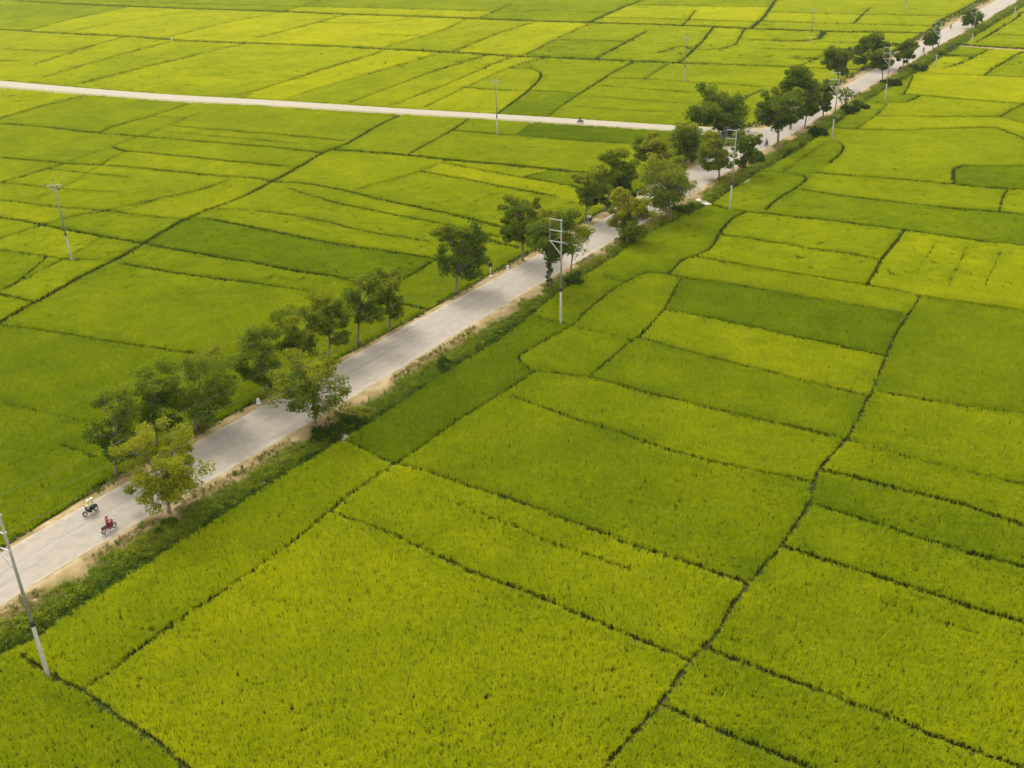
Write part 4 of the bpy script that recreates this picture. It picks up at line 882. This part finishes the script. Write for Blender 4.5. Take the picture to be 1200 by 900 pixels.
# ------------------------------------------------------------------ small roadside things
def at(px, z=0.0): p = survey([px], z)[0]; return (float(p[0]), float(p[1]), z)
def marker_stone(px, label):
    root = empty("marker_stone", at(px, -.05), road_angle(survey([px])[0])); tag(root, label, "marker stone", "white marker stones on the left roadside")
    prof = [(-.24, 0), (.24, 0), (.24, .55), (.19, .70), (.10, .78), (0, .80), (-.10, .78), (-.19, .70), (-.24, .55)]
    MB().loft([[(x, y, z) for x, z in [(q[0] * .7, q[1] * .8) for q in prof]] for y in (-.09, .09)]).build("stone", MAT['white'], root)
    MB().box((0, 0, .03), (.5, .34, .14), bev=.02).build("plinth", MAT['white'], root)
marker_stone((303, 473), "white marker stone on the left roadside under the green tree"); marker_stone((595, 316), "white marker stone on the left roadside just past the signpost")
def signpost(px):
    root = empty("signpost", at(px, -.05), road_angle(survey([px])[0]) + 1.2); tag(root, "white signpost with a dark square panel at the left road edge", "sign")
    MB().tube([(0, 0, -.2), (0, 0, 2.0)], .055, 8).build("post", MAT['white'], root, True)
    MB().box((0, -.07, 1.72), (.62, .03, .62), bev=.01).build("panel", MAT['band'], root)
    MB().box((0, 0, .05), (.4, .4, .2), bev=.03).build("footing", MAT['white'], root)
signpost((575, 324))
def culvert(px):
    b = survey([px], -.3)[0]; root = empty("culvert", (b[0], b[1], -.75), road_angle(b)); tag(root, "pale concrete culvert end beside the dark bushes at the ditch", "culvert")
    MB().box((0, 0, .42), (1.5, .95, .22), bev=.04).build("cap_slab", MAT['concrete'], root)
    for s in (-1, 1): MB().box((0, s * .36, .10), (1.4, .2, .44), bev=.03).build("side_wall", MAT['concrete'], root)
    MB().ring((-.6, 0, .08), (1, 0, 0), .24, .05, 16, 6).build("pipe", MAT['concrete_dark'], root, True)
culvert((400, 512))
def plank(name, px0, px1, wid, label, cat, mat):
    a, b = survey([px0], -.15)[0], survey([px1], -.15)[0]; d = b - a; L = np.linalg.norm(d); root = empty(name, ((a[0] + b[0]) / 2, (a[1] + b[1]) / 2, -.16), math.atan2(d[1], d[0])); tag(root, label, cat)
    MB().box((0, 0, 0), (L, wid, .16), bev=.03).build("deck", mat, root)
    for s in (-1, 1): MB().box((s * L * .42, 0, -.36), (.3, wid * .9, .56), bev=.03).build("abutment", MAT['concrete_dark'], root)
plank("ditch_slab", (816, 233), (831, 240), 1.1, "sandy concrete slab bridging the ditch below the largest right-verge tree", "footbridge", MAT['stone'])
plank("ditch_plank", (872, 215), (879, 210), .3, "narrow pale plank along the ditch right of the pole before the junction", "plank", MAT['white'])
def canal_post(px):
    b = survey([px], 0)[0]; root = empty("canal_post", (b[0], b[1], FIELD_Z), .2); tag(root, "tiny pale post on the dark canal far off at the upper left", "post")
    MB().box((0, 0, .75), (.55, .45, 1.5), bev=.06, taper=.85).build("shaft", MAT['white'], root); MB().box((0, 0, 1.56), (.7, .6, .16), bev=.04).build("cap", MAT['white'], root)
canal_post((201, 47))
# cables strung from pole to pole along the road: three, one on each row of arms
poles_ = [o for o in COL.objects if o.name.split('.')[0] == "power_pole" and o.type == 'EMPTY']
poles_.sort(key=lambda o: np.argmin(((RC - np.array(o.location[:2])) ** 2).sum(1)))
MAT['cable'] = noise_mat("cable_metal", (.10, .10, .10), (.18, .18, .17), 3, .6)
bpy.context.view_layer.update()
for j, (lx, lz, lb) in enumerate(((-1.5, 12.6 - .12 + .40, "topmost power cable strung along the right side poles"), (-1.5, 12.6 - 1.35 + .40, "middle power cable strung along the right side poles"), (-1.5, 12.6 - 2.6 + .40, "lowest power cable strung along the right side poles"))):
    pts = [o.matrix_world @ Vector((lx, -.10, lz)) for o in poles_]; pts.insert(0, pts[0] + (pts[0] - pts[1]) * .9); mb = MB()
    line = []
    for p, q in zip(pts[:-1], pts[1:]):
        for k in range(10): t_ = k / 10; line.append(tuple(p.lerp(q, t_) - Vector((0, 0, 4 * 1.1 * t_ * (1 - t_)))))
    line.append(tuple(pts[-1])); mb.tube(line, .007, 4).build("power_cable", MAT['cable']); tag(COL.objects[-1], lb, "power cable", "power cables along the road")


# ------------------------------------------------------------------ motorbikes and their riders
def paint(name, c, rough=.35): 
    m, t, b = base_mat(name, rough); n_ = N(t, "ShaderNodeTexNoise"); n_.inputs["Scale"].default_value = 9; g = N(t, "ShaderNodeTexCoord"); t.links.new(g.outputs["Object"], n_.inputs["Vector"])
    r = N(t, "ShaderNodeValToRGB"); r.color_ramp.elements[0].color = (*[v * .8 for v in c], 1); r.color_ramp.elements[1].color = (*[min(1, v * 1.15) for v in c], 1); t.links.new(n_.outputs["Fac"], r.inputs[0]); t.links.new(r.outputs[0], b.inputs["Base Color"]); return m
PM = {k: paint(*v) for k, v in dict(black=("black_bodywork", (.012, .013, .02)), red=("dark_red_bodywork", (.16, .012, .02)), tyre=("tyre_rubber", (.015, .015, .015), .9), chrome=("wheel_metal", (.22, .22, .22), .4), seat=("seat_vinyl", (.02, .02, .022), .6), lamp=("lamp_lens", (.75, .75, .7), .1), tail=("tail_lens", (.35, .01, .01), .2), plate=("number_plate", (.75, .75, .72), .5),
    lime=("lime_shirt", (.40, .45, .12), .9), cream=("cream_shirt", (.44, .44, .33), .9), scarlet=("red_jacket", (.26, .014, .03), .9), white=("white_shirt", (.75, .74, .70), .9), dark=("dark_cloth", (.02, .02, .03), .9), navy=("dark_trousers", (.025, .03, .05), .9), maroon=("maroon_trousers", (.09, .012, .02), .9), skin=("skin", (.36, .2, .13), .6), helmet_w=("white_helmet", (.58, .57, .53), .35), helmet_r=("red_helmet", (.3, .02, .03), .25), helmet_b=("black_helmet", (.02, .02, .02), .25), hair=("black_hair", (.012, .01, .01), .7)).items()}
def motorbike(col, name="motorbike"):
    """underbone motorbike, nose towards +X, wheels on z = 0"""
    root = empty(name); R = .28
    for x in (-.60, .62):
        w = MB().ring((x, 0, R), (0, 1, 0), R - .045, .045, 18, 6).build("wheel", PM['tyre'], root, True)
        h = MB().ring((x, 0, R), (0, 1, 0), R - .10, .016, 18, 5)
        for a in range(8): h.tube([(x, 0, R), (x + (R - .1) * math.cos(a * .785), 0, R + (R - .1) * math.sin(a * .785))], .008, 4)
        h.tube([(x, -.06, R), (x, .06, R)], .045, 8).build("rim", PM['chrome'], w)
    def prof(y, k): return [(x, y, z) for x, z in ((-.78, .70 - .02 * k), (-.80, .62), (-.45, .46), (-.15, .36 + .04 * k), (.18, .30 + .05 * k), (.30, .34 + .04 * k), (.42, .62), (.50, .92 - .02 * k), (.42, .95 - .02 * k), (.28, .62), (.12, .55), (-.10, .62), (-.40, .68))]
    MB().loft([prof(-.10, 1), prof(-.07, 0), prof(.07, 0), prof(.10, 1)]).build("body_panel", PM[col], root)
    MB().box((-.36, 0, .73), (.82, .25, .11), bev=.04, taper=.9).build("seat", PM['seat'], root)
    MB().box((.02, 0, .33), (.36, .20, .22), bev=.04).build("engine", PM['chrome'], root)
    for s in (-1, 1):
        MB().tube([(.62, s * .075, R), (.50, s * .07, .72), (.45, s * .05, .95)], .022, 6).build("fork", PM['chrome'], root)
        MB().tube([(-.60, s * .08, R), (-.48, s * .10, .62)], .025, 6).build("shock_absorber", PM['chrome'], root)
        m_ = MB().tube([(.38, s * .26, 1.02), (.42, s * .32, 1.20)], .010, 5).build("mirror", PM['seat'], root); MB().ball((.42, s * .33, 1.23), (.02, .055, .04), 8, 5).build("glass", PM['lamp'], m_)
        MB().box((.0, s * .19, .28), (.10, .14, .03)).build("footrest", PM['tyre'], root)
    MB().tube([(.32, -.34, .97), (.40, -.20, 1.03), (.45, 0, .98), (.40, .20, 1.03), (.32, .34, .97)], .016, 6).build("handlebar", PM['seat'], root)
    MB().box((.49, 0, .98), (.14, .24, .17), bev=.04).build("fairing", PM[col], root)
    MB().ball((.565, 0, .97), (.03, .085, .065), 10, 6).build("headlight", PM['lamp'], root); MB().box((-.81, 0, .66), (.06, .14, .07), bev=.015).build("tail_light", PM['tail'], root)
    for x, a0, a1 in ((.62, .5, 2.5), (-.60, .9, 2.7)):
        mb = MB(); pts = [(x + .33 * math.cos(a0 + (a1 - a0) * i / 6), R + .33 * math.sin(a0 + (a1 - a0) * i / 6)) for i in range(7)]
        mb.loft([[(px, -.055, pz), (px, .055, pz), (px, .05, pz + .015), (px, -.05, pz + .015)] for px, pz in pts]).build("mudguard", PM[col], root)
    MB().tube([(.0, -.12, .26), (-.35, -.14, .26), (-.85, -.16, .38)], [.025, .04, .05], 8).build("exhaust", PM['chrome'], root, True)
    MB().box((-.86, 0, .52), (.012, .17, .13)).build("number_plate", PM['plate'], root)
    return root
def person(name, joints, bones, zones, helmet):
    """one continuous skinned figure; each face takes the cloth of the bone it lies on"""
    me = bpy.data.meshes.new("skeleton"); names = list(joints); me.from_pydata([joints[k][0] for k in names], [(names.index(a), names.index(b)) for a, b in bones], []); ob = bpy.data.objects.new("skeleton", me); COL.objects.link(ob)
    ob.modifiers.new("skin", 'SKIN'); sub = ob.modifiers.new("sub", 'SUBSURF'); sub.levels = sub.render_levels = 1
    if not me.skin_vertices: me.attributes  # layer comes with the modifier
    sk = me.skin_vertices[0].data
    for i, k in enumerate(names): r_ = joints[k][1]; sk[i].radius = (r_, r_) if not hasattr(r_, '__len__') else r_; sk[i].use_root = (k == 'pelvis')
    dg = bpy.context.evaluated_depsgraph_get(); bm_ = bpy.data.meshes.new_from_object(ob.evaluated_get(dg)); bpy.data.objects.remove(ob)
    mats = []; bl = []
    for (a, b) in bones:
        z = zones(a, b)
        if z not in mats: mats.append(z)
        bl.append((np.array(joints[a][0]), np.array(joints[b][0]), mats.index(z)))
    bm_.materials.clear()
    for z in mats: bm_.materials.append(PM[z])
    for p in bm_.polygons:
        c = np.array(p.center); best = 1e9
        for a, b, mi in bl:
            d = b - a; t = np.clip(((c - a) @ d) / (d @ d + 1e-9), 0, 1); e = np.linalg.norm(c - a - d * t)
            if e < best: best, p.material_index = e, mi
        p.use_smooth = True
    o = bpy.data.objects.new(name, bm_); COL.objects.link(o)
    hx, hy, hz = joints['head'][0]
    if helmet in ('hair',): MB().ball((hx - .02, hy, hz + .04), (.11, .095, .12), 10, 8).build("hair", PM['hair'], o, True)
    else:
        h = MB().ball((hx - .01, hy, hz + .045), (.145, .125, .135), 12, 8).build("helmet", PM[helmet], o, True); MB().box((hx + .13, hy, hz + .05), (.10, .17, .015)).build("peak", PM[helmet], h)
    return o
def rider(shirt, trousers, helmet, driver=True, name="person"):
    x0 = -.10 if driver else -.50
    J = dict(pelvis=((x0, 0, .84), .135), waist=((x0 + .02, 0, 1.0), .12), chest=((x0 + .06, 0, 1.22), (.15, .12)), neck=((x0 + .08, 0, 1.40), .055), head=((x0 + .11, 0, 1.52), .088), crown=((x0 + .10, 0, 1.62), .07), nose=((x0 + .205, 0, 1.515), .014), chin=((x0 + .16, 0, 1.44), .03))
    Bn = [('pelvis', 'waist'), ('waist', 'chest'), ('chest', 'neck'), ('neck', 'head'), ('head', 'crown'), ('head', 'nose'), ('head', 'chin')]
    for s, q in ((-1, 'r'), (1, 'l')):
        J['shoulder' + q] = ((x0 + .06, s * .18, 1.33), .065); J['ear' + q] = ((x0 + .10, s * .09, 1.52), .016); Bn += [('chest', 'shoulder' + q), ('head', 'ear' + q)]
        if driver: el, wr, hd = (x0 + .20, s * .29, 1.10), (x0 + .40, s * .31, 1.02), (x0 + .44, s * .31, 1.005)
        else: el, wr, hd = (x0 + .10, s * .25, 1.08), (x0 + .30, s * .17, .96), (x0 + .35, s * .15, .93)
        J['elbow' + q] = (el, .046); J['wrist' + q] = (wr, .032); J['palm' + q] = (hd, (.036, .02)); Bn += [('shoulder' + q, 'elbow' + q), ('elbow' + q, 'wrist' + q), ('wrist' + q, 'palm' + q)]
        hd = np.array(hd)
        for f in range(4):
            off = (f - 1.5) * .019; ln = (.032, .038, .036, .028)[f]
            J[f'k{f}' + q] = (tuple(hd + [.018, off, .006]), .0085); J[f't{f}' + q] = (tuple(hd + [.018 + ln * .7, off, -ln * .5]), .0075); J[f'u{f}' + q] = (tuple(hd + [.012 + ln * .3, off, -.028 - ln * .3]), .007)
            Bn += [('palm' + q, f'k{f}' + q), (f'k{f}' + q, f't{f}' + q), (f't{f}' + q, f'u{f}' + q)]
        J['th' + q] = (tuple(hd + [-.012, -s * .034, -.012]), .009); J['tt' + q] = (tuple(hd + [.014, -s * .042, -.030]), .0075); Bn += [('palm' + q, 'th' + q), ('th' + q, 'tt' + q)]
        J['hip' + q] = ((x0 + .03, s * .10, .82), .095); J['knee' + q] = ((x0 + .42, s * .19, .72), .062); J['ankle' + q] = ((x0 + .12 + .04, s * .20, .36), .042); J['heel' + q] = ((x0 + .11, s * .20, .31), .04); J['toe' + q] = ((x0 + .32, s * .21, .31), .032)
        Bn += [('pelvis', 'hip' + q), ('hip' + q, 'knee' + q), ('knee' + q, 'ankle' + q), ('ankle' + q, 'heel' + q), ('ankle' + q, 'toe' + q)]
    def zone(a, b):
        k = b.rstrip('rl') if b[-1] in 'rl' else b
        if b.startswith(('knee', 'hip', 'ankle')): return trousers
        if b.startswith(('heel', 'toe')): return 'dark'
        if b.startswith(('waist', 'chest', 'shoulder', 'elbow', 'wrist')): return shirt
        return 'skin'
    return person(name, J, Bn, zone, helmet)
def place(o, px, head_px, z, label, cat, group=None, lean=0.0):
    a, b = survey([px], z)[0], survey([head_px], z)[0]; o.location = (a[0], a[1], z); o.scale = (.88, .88, .88); o.rotation_euler = (0, 0, math.atan2(b[1] - a[1], b[0] - a[0])); tag(o, label, cat, group); return o
MG, PG = "motorbikes on the road", "people riding on the road"
bike_b = motorbike("black"); bike_r = motorbike("red")
ZR = .075
place(bike_b, (107, 602), (99, 606.5), ZR, "black motorbike carrying two people down the left lane", "motorbike", MG)
place(rider('lime', 'navy', 'helmet_w'), (107, 602), (99, 606.5), ZR, "person in a lime shirt steering the black motorbike with a passenger", "person", PG)
place(rider('cream', 'dark', 'helmet_w', False), (107, 602), (99, 606.5), ZR, "passenger in a cream shirt and white helmet behind the lime-shirted driver", "person", PG)
place(bike_r, (128.5, 622), (137, 616.8), ZR, "dark red motorbike heading up the road beside the black one", "motorbike", MG)
place(rider('scarlet', 'maroon', 'helmet_r'), (128.5, 622), (137, 616.8), ZR, "person in red riding the dark red motorbike alone", "person", PG)
p_white = rider('white', 'dark', 'helmet_b'); p_dark = rider('dark', 'navy', 'helmet_b')
far = [((691, 261), (683, 265), "white", "motorbike of the rider in white at the left road edge", "person in white riding along the left road edge among the trees"), ((898, 171), (890, 175), "dark", "motorbike of the dark rider in the middle of the junction", "person in dark clothes riding through the junction"),
       ((1054, 84), (1060, 80), "dark", "motorbike under the far dark tree on the right side of the road", "person in dark clothes riding past the far dark tree on the right side"), ((1083, 50.5), (1077, 54), "dark", "motorbike behind the small very dark round tree, left lane", "person in dark clothes riding behind the small very dark round tree, left lane"), ((1082, 61), (1088, 57), "dark", "motorbike just left of the small very dark round tree, right lane", "person in dark clothes riding just left of the small very dark round tree, right lane"),
       ((1114, 33.5), (1108, 37), "dark", "farthest motorbike on the pale road beyond the dark round tree", "farthest rider in dark clothes beyond the dark round tree"), ((680, 144.5), (670, 144), "dark", "motorbike on the pale side road beside the dark green plot", "person in dark clothes riding on the pale side road"), ((1116, 57), (1124, 57.5), "dark", "motorbike at the mouth of the small farm track", "person in dark clothes on the motorbike at the farm track")]
used = {"white": False, "dark": False}
for px, hp, cl_, l1, l2 in far:
    place(copy_tree(bike_b), px, hp, .05, l1, "motorbike", MG)
    src = p_white if cl_ == "white" else p_dark
    o = src if not used[cl_] else copy_tree(src); used[cl_] = True
    place(o, px, hp, .05, l2, "person", PG)

# ------------------------------------------------------------------ far plain beyond the surveyed plots, and the air
ring = mesh_obj("distant_fields", [(-9000, 700, .05), (9000, 700, .05), (9000, 9000, .05), (-9000, 9000, .05)], [(0, 1, 2, 3)], noise_mat("distant_rice", (.10, .14, .006), (.2, .22, .01), .02, .95)); tag(ring, kind='structure')
hm = bpy.data.materials.new("haze_air"); hm.use_nodes = True; ht = hm.node_tree; ht.nodes.clear()
pv = ht.nodes.new("ShaderNodeVolumePrincipled"); pv.inputs["Density"].default_value = 0.00005; pv.inputs["Color"].default_value = (.92, .96, 1, 1); pv.inputs["Anisotropy"].default_value = .2
ho = ht.nodes.new("ShaderNodeOutputMaterial"); ht.links.new(pv.outputs[0], ho.inputs["Volume"])
haze = MB().box((0, 3000, 29.2), (18400, 12400, 61.6)).build("haze", hm); tag(haze, "thin pale haze over the fields", "haze", kind="stuff")
